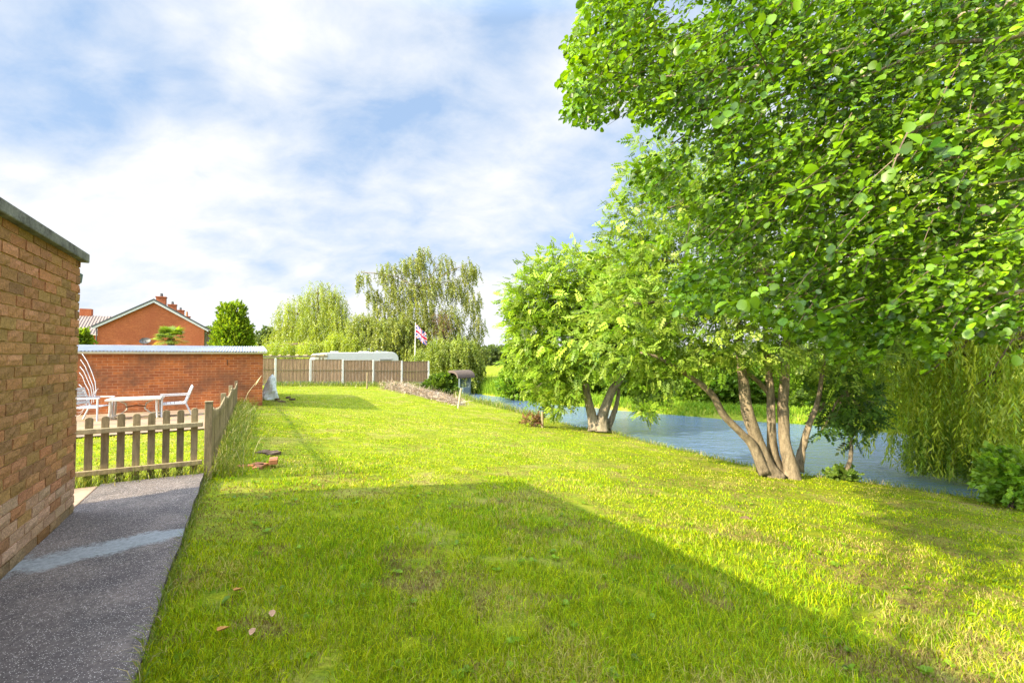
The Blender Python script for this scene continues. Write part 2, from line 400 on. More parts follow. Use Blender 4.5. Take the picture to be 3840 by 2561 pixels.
def limbs(mb, base, r0, lumps, n=8, fork=.45):
    base = Vector(base)
    for k, l in enumerate(lumps):
        c = Vector(l[:3]); mid = base.lerp(c, fork) + Vector((0, 0, .12 * (c - base).length))
        pts = wobble(base, mid, 3, .05 * (mid - base).length) + wobble(mid, c + Vector((0, 0, l[5] * .5)), 4, .06 * l[5])[1:]
        rr = r0 * random.uniform(.45, .75)
        mb.tube(pts, [rr * (1 - i / len(pts)) + .012 for i in range(len(pts))], n)
        for q in range(4):
            t = c + Vector((random.uniform(-1, 1) * l[3], random.uniform(-1, 1) * l[4], random.uniform(-.3, 1) * l[5])) * .8
            s = pts[random.randint(3, len(pts) - 2)]
            mb.tube(wobble(s, t, 4, .08 * (t - s).length), [rr * .35, rr * .28, rr * .2, rr * .13, .006], 5)
def lump(u, v, Y, ru, rv, dy=None):                           # an ellipsoid of crown with the size it has at depth Y
    p = at(u, v, Y); k = Y / F
    return (p.x, p.y, p.z, ru * k, (dy if dy else (ru + rv) / 2 * k), rv * k)
#@@SETTING
# ------------------------------------------------------------------ the setting
def axis_pts(lo, hi, step, out, g):
    c = list(np.arange(lo, hi, step)); s = step; x = hi
    while x < out: c.append(x); s *= g; x += s
    s = step; x = lo - step; L = []
    while x > -out: L.append(x); s *= g; x -= s
    return np.array(L[::-1] + c)
bs = axis_pts(-9, 26, .22, 900, 1.10); as_ = axis_pts(-5, 36, .26, 1000, 1.10)
bb, aa = np.meshgrid(bs, as_); gx = aa * A[0] + bb * B[0]; gy = aa * A[1] + bb * B[1]
gv = np.stack([gx, gy, H(gx, gy)], -1).reshape(-1, 3); nb_, na_ = len(bs), len(as_)
ii = (np.arange(na_ - 1)[:, None] * nb_ + np.arange(nb_ - 1)[None]).ravel()
tag(mesh_obj('ground', gv, np.stack([ii, ii + 1, ii + 1 + nb_, ii + nb_], 1), GROUND, smooth=True), 'mown lawn, river banks and fields running to the horizon', 'ground', kind='structure')
wa = axis_pts(-20, 60, 2, 120, 1.2); wv = []; wf = []
for i, a_ in enumerate(wa):
    for b_ in (np.interp(a_, *NEAR) - .1, np.interp(a_, *FAR) + .6): wv.append(PA(a_, b_, WATER_Z))
    if i: k = 2 * i; wf.append((k - 2, k - 1, k + 1, k))
tag(mesh_obj('river', wv, wf, WATERM), 'calm blue river reflecting the sky beyond the lawn', 'river', kind='structure')
# path: local x = across (B), y = along (A)
PZ = EYE - 1.32
mb = MB(); n_ = 46
edge = [(-.366 + random.uniform(-.012, .012), -4 + 10.15 * k / n_) for k in range(n_ + 1)]
mb.prism([(-1.235, -4)] + edge + [(-1.235, 6.17), (-2.6, 6.17), (-2.6, 5.25), (-1.235, 5.25)][0:1], (0, 0, PZ - .22), (1, 0, 0), (0, 1, 0), (0, 0, .22))
po = mb.build('path', PATH); po.rotation_euler = (0, 0, TH); tag(po, 'rough aggregate concrete path along the near brick wall', 'path', kind='structure')
mb = MB().box((-2.0, 5.66, PZ - .075), (1.5, .92, .14)); po = mb.build('paving', simple('sandy_paving', (.33, .235, .165), .15, .9, 5), bevel=.008); po.rotation_euler = (0, 0, TH)
tag(po, 'sunlit reddish paving past the end of the near brick wall', 'paving', kind='structure')
pv = []; pf = []
for i, a_ in enumerate(np.linspace(11.1, 16.24, 12)):
    for j, b_ in enumerate(np.linspace(-9, -.55, 12)):
        z = max(float(H(*PA(a_, b_).xy)), EYE - 1.40 - .022 * (a_ - 5.6)) + .03
        pv.append((b_, a_, z))
        if i and j: k = i * 12 + j; pf.append((k - 13, k - 12, k, k - 1))
po = mesh_obj('patio', pv, pf, PATIO, rz=TH); tag(po, 'paved patio with weedy joints under the garden table', 'patio', kind='structure')
#@@BUILDINGS
# ------------------------------------------------------------------ near brick garage, every brick modelled in the wall mesh
g1 = thing('brick_garage', 'rough brown brick garage with a concrete roof edge, beside the path', 'garage', PA(5.20, -1.215, 0), TH)
bv = []; bf = []; bc = []
PALB = [(.46, .20, .095), (.50, .225, .10), (.44, .225, .095), (.40, .24, .085), (.58, .25, .145), (.25, .13, .07), (.55, .215, .11), (.36, .17, .085)]
def one_brick(o, ex, en, L, z, h, c):                          # face lies in ex-z, en points out
    i = len(bv); nx, nz = 5, 3; dp = random.uniform(0, .005)
    for r in range(nz):
        for q in range(nx):
            x = L * q / (nx - 1); zz = h * r / (nz - 1); edge_ = q in (0, nx - 1) or r in (0, nz - 1)
            out = dp + (random.uniform(-.0015, .001) if edge_ else random.uniform(-.004, .008))
            jx = random.uniform(-.004, .004) if edge_ else 0
            p = o + ex * (x + jx) + en * out; bv.append((p.x, p.y, z + zz + (random.uniform(-.002, .002) if edge_ else 0))); bc.append(c)
    for r in range(nz - 1):
        for q in range(nx - 1): k = i + r * nx + q; bf.append((k, k + 1, k + nx + 1, k + nx))
    ring = [i + q for q in range(nx)] + [i + r * nx + nx - 1 for r in range(1, nz)] + [i + (nz - 1) * nx + q for q in range(nx - 2, -1, -1)] + [i + r * nx for r in range(nz - 2, 0, -1)]
    j = len(bv)
    for k in ring: p = Vector(bv[k]) - en * .03; bv.append(tuple(p)); bc.append(tuple(x * .8 for x in c))
    for k in range(len(ring)): bf.append((ring[k], j + k, j + (k + 1) % len(ring), ring[(k + 1) % len(ring)]))
Z0 = PZ - .07; NC = 30
for k in range(NC):
    z = Z0 + k * .0735
    for face in (0, 1):
        Lw = 11.5 if face == 0 else 3.0; x = -.1125 if k % 2 else 0.0
        if face == 1: x = -.1125 if k % 2 == 0 else 0.0
        while x < Lw:
            x0 = max(x, 0); L = min(x + .2125, Lw) - x0
            # a hand-laid look: a few cut bricks
            if L > .04:
                c = (np.array(random.choice(PALB)) * .62 + np.array((.42, .215, .115)) * .38) * random.uniform(.82, 1.18)
                mos = max(0, 1 - abs(k - 17) / 9) * .20
                c = c * (1 - mos) + np.array((.36, .28, .09)) * mos
                if k < 7 and random.random() < .75: c = c * .45 + np.array((.56, .40, .30)) * .55 * random.uniform(.8, 1.15)
                if k < 2: c = c * np.array((.62, .66, .55))
                c = tuple(c)
                if face == 0: one_brick(Vector((0, -x0 - L, 0)), Vector((0, 1, 0)), Vector((1, 0, 0)), L, z, .063, c)
                else: one_brick(Vector((-x0, 0, 0)), Vector((-1, 0, 0)), Vector((0, 1, 0)), L, z, .063, c)
            x += .225
wl = mesh_obj('wall', bv, bf, BRICK1, g1, col=np.array(bc))
m_ = MB().box((-1.5055, -5.7555, (Z0 + 2.189) / 2), (3.0, 11.5, 2.189 - Z0)); m_.build('mortar_core', MORTAR, g1)
cp = MB()
cp.box((-1.5, -5.75, 2.229), (3.10, 11.60, .078)); cp.build('roof_edge', CONC, g1, bevel=.008)
MB().box((-.03, .06, 2.06), (.05, .09, .085), tilt=.1).build('gutter_end', GREYP, g1, bevel=.01)
# ------------------------------------------------------------------ far brick garage
G2A, G2B = 16.27, .52; gzb = EYE - 1.80; top2 = EYE + .02
g2 = thing('brick_garage', 'low orange brick garage with a white corrugated roof, behind the garden table', 'garage', PA(G2A, G2B, 0), TH)
LW, DW = 9.5, 5.6
MB().prism([(-LW, gzb), (0, gzb), (0, top2), (-LW, top2)], (0, 0, 0), (1, 0, 0), (0, 0, 1), (0, .11, 0)).build('front_wall', BRICK2, g2)
MB().box((-.055, DW / 2 + .113, (gzb + top2 - .005) / 2), (.11, DW, top2 - gzb)).build('side_wall', BRICK2S, g2)
MB().box((-LW + .055, DW / 2 + .113, (gzb + top2 - .005) / 2), (.11, DW, top2 - gzb)).build('side_wall', BRICK2S, g2)
MB().box((-LW / 2, DW + .17, (gzb + top2) / 2), (LW, .11, top2 - gzb + .2)).build('rear_wall', BRICK2, g2)
rv = []; rf = []; nx = int((LW + .3) / .076 * 8); ny = 10
for j in range(ny + 1):
    y = -.13 + (DW + .4) * j / ny; z = top2 + .075 + .22 * math.sin(min(1, j / ny * 1.02) * math.pi * .62)
    for i in range(nx + 1): rv.append((.12 - (LW + .3) * i / nx, y, z + .013 * math.sin(i / 8 * 2 * math.pi)))
for j in range(ny):
    k = j * (nx + 1) + np.arange(nx); rf.append(np.stack([k, k + nx + 1, k + nx + 2, k + 1], 1))
rfa = np.concatenate(rf); ro = mesh_obj('roof', np.array(rv), rfa, CORR, g2); sm = ro.modifiers.new('thick', 'SOLIDIFY'); sm.thickness = .007
MB().box((-LW / 2, -.018, top2 + .028), (LW + .04, .03, .05)).build('eaves_board', DARK, g2)
gt = MB(); prof = [(.055 * math.cos(t), .055 * math.sin(t)) for t in np.linspace(math.pi, 2 * math.pi, 9)] + [(.049 * math.cos(t), .049 * math.sin(t)) for t in np.linspace(2 * math.pi, math.pi, 9)]
gt.prism(prof, (-LW - .1, -.10, top2 + .05), (0, 1, 0), (0, 0, 1), (LW + .2, 0, 0)); go = gt.build('gutter', CREAM, g2)
for k in range(9):
    MB().prism([(x * 1.12, y * 1.12) for x, y in prof], (-.3 - k * 1.05, -.10, top2 + .051), (0, 1, 0), (0, 0, 1), (.035, 0, 0)).build('bracket', CREAM, go)
MB().tube([(-.95, -.01, top2 - .19), (-.95, -.05, top2 - .21), (-.95, -.055, top2 - .30), (-.945, -.015, top2 - .33)], [.014, .018, .016, .012], 6).build('hook', RUST, g2)
# ------------------------------------------------------------------ terraced house
HA, HB0, HB1 = 55.0, -11.55, -3.46; HL = 34.0; eav = EYE + 2.68; apx = EYE + 5.18; HG = EYE - 2.5
hs = thing('terraced_house', 'long red brick terrace with four chimneys and a plain gable end', 'house', PA(HA, 0, 0), TH)
mid = (HB0 + HB1) / 2
gw = MB().prism([(HB0, HG), (HB1, HG), (HB1, eav - .12), (mid, apx - .14), (HB0, eav - .12)], (0, 0, 0), (1, 0, 0), (0, 0, 1), (0, .3, 0)); gw.build('gable_wall', BRICKH, hs)
MB().box((HB1 - .15, HL / 2 + .303, (HG + eav - .2) / 2), (.3, HL, eav - .2 - HG)).build('side_wall', BRICKHS, hs)
MB().box((HB0 + .15, HL / 2 + .303, (HG + eav - .2) / 2), (.3, HL, eav - .2 - HG)).build('side_wall', BRICKHS, hs)
rf_ = MB(); sl_ = (apx - eav) / (mid - HB0); oh = .38
for sgn, e in ((-1, HB0), (1, HB1)):
    ex = e + sgn * oh; ez = eav - oh * sl_
    rf_.prism([(ex, ez), (mid, apx), (mid, apx + .16), (ex, ez + .16)], (0, -.22, 0), (1, 0, 0), (0, 0, 1), (0, HL + .5, 0))
roof = rf_.build('roof', SLATE, hs)
bb_ = MB()
for sgn, e in ((-1, HB0), (1, HB1)):
    ex = e + sgn * (oh - .03); ez = eav - (oh - .03) * sl_
    bb_.prism([(ex, ez - .20), (mid, apx - .21), (mid, apx - .005), (ex, ez - .005)], (0, -.20, 0), (1, 0, 0), (0, 0, 1), (0, .05, 0))
bb_.build('bargeboard', WHITE, hs)
MB().tube([(HB1 + oh, -.2, eav - oh * sl_ + .02), (HB1 + oh, HL, eav - oh * sl_ + .02)], .07, 6).build('gutter', CREAM, hs)
MB().tube([(HB0 - .06, -.06, HG), (HB0 - .06, -.06, eav - .3)], .05, 6).build('drainpipe', DARK, hs)
for k, y in enumerate((3.6, 12.0, 20.0, 28.0)):
    h_ = 1.0 if k < 3 else .75
    c_ = MB().box((mid + .1, y, apx + h_ / 2 - .35), (.80, .75, h_)).box((mid + .1, y, apx + h_ - .30), (.90, .87, .10)).build('chimney', BRICKH, roof, bevel=.01)
    MB().tube([(mid + .1, y, apx + h_ - .25), (mid + .1, y, apx + h_ + (.10 if k < 3 else .45))], [.15, .11], 8).build('chimney_pot', TERRA if k == 3 else DARK, roof)
for k in range(8):
    y = 1.6 + k * 4.0
    f_ = MB()
    for (dy, dz, sy, sz) in ((0, .62, 2.2, .09), (0, -.62, 2.2, .09), (-1.06, 0, .09, 1.16), (1.06, 0, .09, 1.16), (-.36, 0, .07, 1.16), (.36, 0, .07, 1.16)):
        f_.box((HB1 + .02, y + dy, eav - 1.05 + dz), (.09, sy, sz))
    wo = f_.build('window', WHITE, hs); MB().box((HB1 + .005, y, eav - 1.05), (.03, 2.03, 1.15)).build('pane', GLASS, wo)
dn = MB(); dc = Vector((-8.05, -.42, EYE + 1.28)); nrm_ = Vector((-.25, -.75, .45)).normalized(); e1 = nrm_.cross(Vector((0, 0, 1))).normalized(); e2 = e1.cross(nrm_)
rings = []
for r_, q in ((.0, .12), (.3, .09), (.55, .03), (.72, -.03)):
    rings.append([dc - nrm_ * q + (e1 * math.cos(t) * 1.15 + e2 * math.sin(t) * .8) * r_ * .58 for t in np.linspace(0, 2 * math.pi, 20, endpoint=False)])
dv = [p for r_ in rings for p in r_]; df = [(k * 20 + j, k * 20 + (j + 1) % 20, (k + 1) * 20 + (j + 1) % 20, (k + 1) * 20 + j) for k in range(3) for j in range(20)]
do = mesh_obj('satellite_dish', dv, df, DARK, hs); do.modifiers.new('t', 'SOLIDIFY').thickness = .02
MB().tube([dc, dc + Vector((.1, .2, -.25)), dc + Vector((.1, .42, -.3))], .03, 6).tube([dc - e2 * .5, dc + nrm_ * .6], .02, 5).build('arm', DARK, do)
# second house, mostly hidden
h2 = thing('brick_house', 'smaller brick house with brown tiled roof, left of the terrace', 'house', PA(66, 0, 0), TH)
e2z, r2z = EYE + 2.15, EYE + 4.25
MB().box((-19, 3.2, (HG + e2z) / 2), (12, 6.0, e2z - HG)).build('wall', BRICKH, h2)
r2 = MB().prism([(0, e2z - .1), (3.5, r2z), (7, e2z - .1), (7, e2z + .06), (3.5, r2z + .17), (0, e2z + .06)], (-25.3, -.3, 0), (0, 1, 0), (0, 0, 1), (12.6, 0, 0)).build('roof', TILE, h2)
tl = MB()
for k in range(50): tl.tube([(-25.2 + k * .25, -.32, e2z + .07), (-25.2 + k * .25, 3.2, r2z + .18)], .045, 5)
tl.build('tile_ridges', TILE, r2)
MB().box((-15.6, 3.5, r2z + .35), (1.0, .8, 1.2)).build('chimney', BRICKH, r2)
MB().tube([(-25.3, -.38, e2z - .02), (-12.8, -.38, e2z - .02)], .06, 6).build('gutter', CREAM, h2)
#@@FENCES
# ------------------------------------------------------------------ picket fences
def picket(x, y, z0, h, wd, th, along):                        # round-topped board; its width runs along x or y
    prof = [(-wd / 2, 0), (wd / 2, 0)] + [(wd / 2 * math.cos(t), h - wd * .42 + wd * .42 * math.sin(t)) for t in np.linspace(0, math.pi, 9)]
    if along == 'x': return MB().prism(prof, (x, y, z0), (1, 0, 0), (0, 0, 1), (0, th, 0))
    return MB().prism(prof, (x, y, z0), (0, 1, 0), (0, 0, 1), (th, 0, 0))
FA = 6.27; pf1 = thing('picket_fence', 'weathered round-topped picket fence across the end of the path', 'fence', PA(FA, 0, 0), TH)
pz = gz(*PA(FA, -.9).xy) - .02
for k in range(14):
    x = -.47 - .128 * k; dz = random.uniform(-.012, .012)
    picket(x, 0, pz - .03, EYE - .615 - pz + .03 + dz - .004 * k, .064, .02, 'x').build('picket', WOOD, pf1, bevel=.003)
for z in (EYE - .79, EYE - 1.215):
    MB().box((-1.25, -.0225, z), (1.72, .044, .05)).build('rail', WOODT if z > .4 else WOOD, pf1, bevel=.004)
MB().box((-.335, -.01, (pz - .1 + EYE - .545) / 2), (.075, .075, EYE - .545 - pz + .1)).box((-.335, -.01, EYE - .54), (.083, .083, .014)).build('post', WOOD, pf1, bevel=.004)
pf2 = thing('picket_fence', 'overgrown picket fence with sagging tops, running from the path to the low garage', 'fence', PA(0, 0, 0), TH)
fb_ = lambda a: -.335 + .0155 * (a - FA)
tp_ = lambda a: EYE - np.interp(a, [6.3, 9.2, 12.1, 16.2], [.60, .70, .74, .84])
posts = [9.2, 12.1, 15.9]; sag = [6.27] + posts
for a_ in posts:
    z0 = gz(*PA(a_, fb_(a_)).xy) - .1; MB().box((fb_(a_), a_, (z0 + tp_(a_) + .04) / 2), (.075, .075, tp_(a_) + .04 - z0)).build('post', WOOD, pf2, bevel=.004)
aa_ = 6.42
while aa_ < 16.15:
    if min(abs(aa_ - p) for p in posts) > .06:
        j = max(i for i in range(4) if sag[i] <= aa_); e_ = sag[j + 1] if j < 3 else 18.0; t = (aa_ - sag[j]) / (e_ - sag[j])
        z0 = gz(*PA(aa_, fb_(aa_)).xy) - .03; h = tp_(aa_) - z0 - .10 * math.sin(math.pi * t) + random.uniform(-.012, .012)
        picket(fb_(aa_) + .012, aa_, z0, h, .07, .018, 'y').build('picket', WOOD, pf2, bevel=.003)
    aa_ += .142
for j in range(3):
    for dz in (.17, .52):
        p = (fb_(sag[j]) - .012, sag[j] + .04, tp_(sag[j]) - dz); q = (fb_(posts[j]) - .012, posts[j] - .04, tp_(posts[j]) - dz)
        MB().bar(p, q, .04, .045).build('rail', WOODT, pf2)
# ------------------------------------------------------------------ close-board fence with concrete posts
tf0 = Vector((-13.5, 26.0, 0)); tf = thing('panel_fence', 'brown close-board fence panels between concrete posts, in front of the caravan', 'fence', tf0, TH)
PW = 1.83
for k in range(-2, 6):
    w_ = tf0 + Vector((B[0], B[1], 0)) * k * PW; tz = EYE - .24 - .05 * k; g_ = gz(w_.x, w_.y) - .25
    MB().box((k * PW, 0, (tz + .02 + g_) / 2), (.11, .10, tz + .02 - g_)).box((k * PW, 0, tz + .03), (.08, .07, .03)).build('concrete_post', CONCP, tf, bevel=.01)
    if k < 5:
        g_ = min(gz(w_.x, w_.y), gz(w_.x + 1.5, w_.y + .9)) - .1; x0 = k * PW + .06; mbp = MB(); nb = 17; wd = (PW - .12) / nb; tz -= .035
        for j in range(nb):
            mbp.box((x0 + wd * (j + .5), -.012 - .014 * (j % 2) + random.uniform(-.002, .002), (tz + g_) / 2 + random.uniform(-.004, .004)), (wd * (1.0 if j % 2 else .9), .012, tz - g_), rz=random.uniform(-.04, .04))
        pn = mbp.build('panel', PANEL, tf)
        MB().box((k * PW + PW / 2, -.035, tz - .62), (PW - .12, .03, .045)).build('middle_rail', WOOD, pn)
        MB().box((k * PW + PW / 2, -.014, tz + .018), (PW - .12, .06, .028)).build('capping_rail', WOOD, pn)
        MB().box((k * PW + PW / 2, -.01, g_ + .2), (PW - .12, .05, .30)).build('gravel_board', CONC, pn)
# pergola beams beyond the panels, left of the caravan
pp = at(290, 356, 29.5); pg = thing('wooden_pergola', 'low pale timber pergola behind the fence, left of the caravan', 'pergola', (pp.x, pp.y, 0), TH)
zt = pp.z; g_ = gz(pp.x, pp.y)
MB().box((0, 0, zt), (4.6, .07, .12)).build('beam', WOODT, pg); MB().box((0, 1.6, zt), (4.6, .07, .12)).build('beam', WOODT, pg)
for k in range(9): MB().box((-2.1 + k * .52, .8, zt + .095), (.05, 2.2, .07)).build('rafter', WOOD, pg)
for x in (-2, 2):
    for y in (0, 1.6): MB().box((x, y, (zt - .07 + g_ - .1) / 2), (.1, .1, zt - .07 - g_ + .1)).build('post', WOOD, pg)
#@@THINGS
# ------------------------------------------------------------------ caravan
cv0 = at(314.5, 360, 33.0); cz = gz(cv0.x + 3, cv0.y + 1.6); ct = EYE + .20
cvn = thing('touring_caravan', 'white touring caravan with a rounded front, seen over the fence', 'caravan', (cv0.x, cv0.y, 0), TH)
LC = 6.25; prof = [(0, cz + .45), (LC - .5, cz + .45), (LC - .05, cz + .9), (LC, cz + 1.5), (LC - .06, ct - .75)]
prof += [(LC - .62 + .56 * math.cos(t), ct - .6 + .6 * math.sin(t)) for t in np.linspace(.15, math.pi / 2, 8)] + [(1.0, ct - .06), (.12, ct - .16), (.0, ct - .25)]
MB().prism(prof, (0, 0, 0), (1, 0, 0), (0, 0, 1), (0, 2.2, 0)).build('body', CARAV, cvn, bevel=.05)
MB().prism([(.02, ct - .24), (.86, ct - .12), (.80, ct - .98), (.02, ct - .98)], (0, -.012, 0), (1, 0, 0), (0, 0, 1), (0, .03, 0)).build('rear_panel', CREAM, cvn, bevel=.004)
MB().box((.45, -.02, ct - .36), (.42, .02, .05)).build('grille', DARK, cvn)
for x, wd in ((5.15, 1.0), (2.5, .75)):
    wf_ = MB().box((x, -.018, ct - (.79 if x > 4 else .88)), (wd, .03, .56)).build('window', simple('window_surround', (.30, .30, .30), .05), cvn, bevel=.03)
    MB().box((x, -.036, ct - (.82 if x > 4 else .91)), (wd - .14, .02, .40)).build('pane', GLASS, wf_)
for x, wd, h in ((1.5, .55, .07), (3.7, .75, .08), (5.05, 1.1, .14)):
    MB().box((x, 1.0, ct + h / 2 - .03), (wd, .7, h), taper=.85).build('roof_vent', CARAV, cvn, bevel=.03)
MB().tube([(4.2, 1.0, ct - .03), (4.2, 1.0, ct + .26)], .03, 6).box((4.2, 1.0, ct + .24), (.42, .06, .05)).build('antenna', CARAV, cvn)
for y in (.25, 1.95): MB().tube([(3.0, y - .09, cz + .32), (3.0, y + .09, cz + .32)], .32, 18).build('wheel', DARK, cvn)
MB().tube([(LC - .5, 1.1, cz + .45), (LC + .9, 1.1, cz + .42), (LC + .9, 1.1, cz + .02)], .05, 6).build('tow_bar', DARK, cvn)
# ------------------------------------------------------------------ flagpole and flag
fp = at(414.6, 366, 34.5); fz = gz(fp.x, fp.y); ftop = at(415.8, 323, 34.5)
fo = thing('flagpole', 'thin white flagpole behind the fence, right of the caravan', 'flagpole', (fp.x, fp.y, fz))
MB().tube([(0, 0, -.1), (.05, 0, ftop.z - fz)], [.04, .03], 8).build('pole', WHITE, fo)
MB().tube([(.05, 0, ftop.z - fz), (.05, 0, ftop.z - fz + .06)], [.05, .02], 8).build('finial', WHITE, fo)
def uj(u, v):                                                  # 0 navy, 1 white, 2 red for u in 0..1, v in 0..1 of a 2:1 flag
    x, y = u * 60 - 30, v * 30 - 15
    if abs(x) < 3 or abs(y) < 3: return 2
    if abs(x) < 5 or abs(y) < 5: return 1
    for s_ in (1, -1):
        d = (x - s_ * 2 * y) / math.sqrt(5)
        if abs(d) < 1.1: return 2
        if abs(d) < 3.0: return 1
    return 0
fv = []; ff = []; fm = []; nu, nv = 48, 30; o0 = Vector((fp.x + .09, fp.y - .04, ftop.z - .12))
for j in range(nv + 1):
    for i in range(nu + 1):
        u, v = i / nu, j / nv
        fv.append(o0 + Vector((.88 * u ** .9 * (1 - .12 * v), .10 * math.sin(7 * u + 2 * v) * u - .1 * u, -1.0 * (1 - v) - .62 * u ** 1.15 + .05 * math.sin(6 * u + 1))))
        if i < nu and j < nv: k = j * (nu + 1) + i; ff.append((k, k + 1, k + nu + 2, k + nu + 1)); fm.append(uj((i + .5) / nu, (j + .5) / nv))
tag(mesh_obj('flag', fv, ff, UJ, smooth=True, fmat=fm), 'red, white and blue union flag drooping in the wind on the white pole', 'flag')
# ------------------------------------------------------------------ garden furniture
def patio_z(p): return max(gz(p[0], p[1]), EYE - 1.40 - .022 * ((p[0] * A[0] + p[1] * A[1]) - 5.6)) + .03
tb0 = at(136, 410, 11.3); tzb = patio_z(tb0); TZ = at(136, 397, 11.3).z
tb = thing('garden_table', 'rectangular white metal garden table with a glass top, between two chairs', 'table', (tb0.x, tb0.y, tzb), TH)
th_ = TZ - tzb
MB().box((0, 0, th_ - .02), (1.0, .62, .035)).build('tabletop', simple('frosted_glass', (.50, .47, .45), .12, .25, 3, .6), tb, bevel=.008)
fr = MB()
for x, y, sx_, sy_ in ((0, -.325, 1.06, .03), (0, .325, 1.06, .03), (-.515, 0, .03, .62), (.515, 0, .03, .62)): fr.box((x, y, th_ - .024), (sx_, sy_, .05))
fr.build('frame', TABLE, tb, bevel=.006)
for sx_ in (-1, 1):
    for sy_ in (-1, 1): MB().tube([(sx_ * .44, sy_ * .27, th_ - .05), (sx_ * .44, sy_ * .27, th_ * .5), (sx_ * .46, sy_ * .28, 0)], [.028, .026, .024], 8).build('leg', TABLE, tb)
for sx_ in (-1, 1):
    MB().tube([(sx_ * .36, 0, th_ - .05), (sx_ * .2, 0, th_ * .72), (sx_ * .17, 0, th_ * .45), (sx_ * .30, 0, th_ * .2), (sx_ * .44, .27 * sx_, .06)], .02, 8).build('curved_brace', TABLE, tb)
MB().tube([(-.2, 0, th_ * .55), (0, 0, th_ * .62), (.2, 0, th_ * .55)], .016, 6).build('stretcher', RUST, tb)
def chair(label, p, rz):
    c = thing('garden_chair', label, 'chair', (p.x, p.y, patio_z(p)), rz, 'white slatted chairs at the garden table')
    w_, d_, sh, h = .54, .50, .33, .74
    s_ = MB()
    for k in range(6): s_.box((0, -d_ / 2 + .045 + k * .083, sh), (w_ - .06, .07, .02))
    s_.build('seat', WHITE, c, bevel=.005)
    s_ = MB(); f_ = MB(); bt = lambda z: d_ / 2 + (z - sh) * .30
    for k in range(5): z = sh + .09 + k * .078; s_.box((0, bt(z), z), (w_ - .07, .02, .066))
    s_.build('backrest', WHITE, c, bevel=.005)
    for x in (-1, 1):
        X = x * (w_ / 2 - .01)
        f_.tube([(X, d_ / 2 - .02, sh), (X, bt(h), h)], .019, 6)
        MB().tube([(X, -d_ / 2, 0), (X, -d_ / 2, sh + .2)], .019, 8).build('leg', WHITE, c)
        MB().tube([(X, d_ / 2 + .12, 0), (X, d_ / 2 - .02, sh)], .019, 8).build('leg', WHITE, c)
        MB().box((X, 0.01, sh + .205), (.045, d_ + .1, .022)).build('armrest', WHITE, c, bevel=.005)
        f_.tube([(X, -d_ / 2, sh - .015), (X, d_ / 2, sh - .015)], .015, 6)
    f_.tube([(-w_ / 2, bt(h), h), (w_ / 2, bt(h), h)], .019, 6); f_.build('frame', WHITE, c); return c
pr = at(174, 415, 11.7); pl = at(93, 415, 10.9); pl2 = at(100, 412, 12.1)
chair('white slatted garden chair right of the garden table, facing it', pr, TH - math.pi / 2 + .12)
chair('white slatted garden chair under the bare airer arms, left of the garden table', pl, TH + math.pi / 2 - .35)
# collapsed rotary airer
ap = at(84, 420, 11.2); az = patio_z(ap); ai = thing('rotary_airer', 'collapsed rotary clothes airer with bent white arms and slack cords', 'clothes airer', (ap.x, ap.y, az), TH)
MB().tube([(-.25, .1, 0), (-.25, .1, 1.55)], .02, 8).build('pole', WHITE, ai)
K = 11.2 / F
for k, (u0, v0, u1, v1, u2, v2) in enumerate(((82, 353, 92, 372, 96, 391), (80.5, 359, 89, 375, 94.5, 395), (80, 366, 87, 378, 92.5, 396), (79.5, 372, 85, 383, 90, 396), (79, 384, 83, 390, 87, 397))):
    P_ = []
    for (u, v) in ((u0, v0), ((u0 + u1) / 2 + .5, (v0 + v1) / 2 - 1), (u1, v1), ((u1 + u2) / 2 + 1.2, (v1 + v2) / 2), (u2, v2), (u2 - 1.0, v2 + 7)):
        q = at(u, v, 11.2 + .12 * k) - Vector((ap.x, ap.y, az)); P_.append(Matrix.Rotation(-TH, 3, 'Z') @ q)
    MB().tube(P_, .008, 6).build('arm', WHITE, ai)
cd = MB()
for k in range(7):
    p0 = (-.22, -.15 - .04 * k, .78 - .05 * k); p1 = (.28 - .02 * k, -.12 - .05 * k, .74 - .045 * k)
    cd.tube([Vector(p0).lerp(Vector(p1), t) - Vector((0, 0, .30 * math.sin(math.pi * t) * (.6 + .1 * k))) for t in np.linspace(0, 1, 9)], .004, 4)
cd.build('cord', WHITE, ai)
# ------------------------------------------------------------------ garden arch, stakes, heap, sack, bricks
ap = at(460, 392, 25.5); az = gz(ap.x, ap.y); ga = thing('garden_arch', 'grey-green lattice garden arch with a curved brown roof by the river', 'garden arch', (ap.x, ap.y, az), -.75)
hh = at(460, 377, 25.5).z - az; Wd, Dp = .80, .75
for x in (-Wd / 2, Wd / 2):
    for y in (-Dp / 2, Dp / 2): MB().box((x, y, hh / 2 - .1), (.07, .07, hh + .2)).build('post', GREYP, ga)
    lt = MB()
    for k in range(7):
        z = .25 + k * (hh - .35) / 7; s2 = (hh - .35) / 7 * 1.7
        lt.bar((x, -Dp / 2, z), (x, Dp / 2, z + s2), .02, .015); lt.bar((x, Dp / 2, z), (x, -Dp / 2, z + s2), .02, .015)
    lt.build('lattice', GREYP, ga)
lt = MB()
for k in range(8):
    z = .35 + k * (hh - .45) / 8; lt.bar((.12, Dp / 2, z), (Wd / 2, Dp / 2, z + .25), .02, .015); lt.bar((Wd / 2, Dp / 2, z), (.12, Dp / 2, z + .25), .02, .015)
lt.build('lattice', GREYP, ga)
MB().box((.3, 0, .28), (.5, .5, .5)).build('seat_box', GREYP, ga, bevel=.01)
ar = [((Wd / 2 + .16) * math.cos(t), .42 * math.sin(t)) for t in np.linspace(0, math.pi, 15)]; ar2 = [(x * .88, y * .72 - .02) for x, y in ar[::-1]]
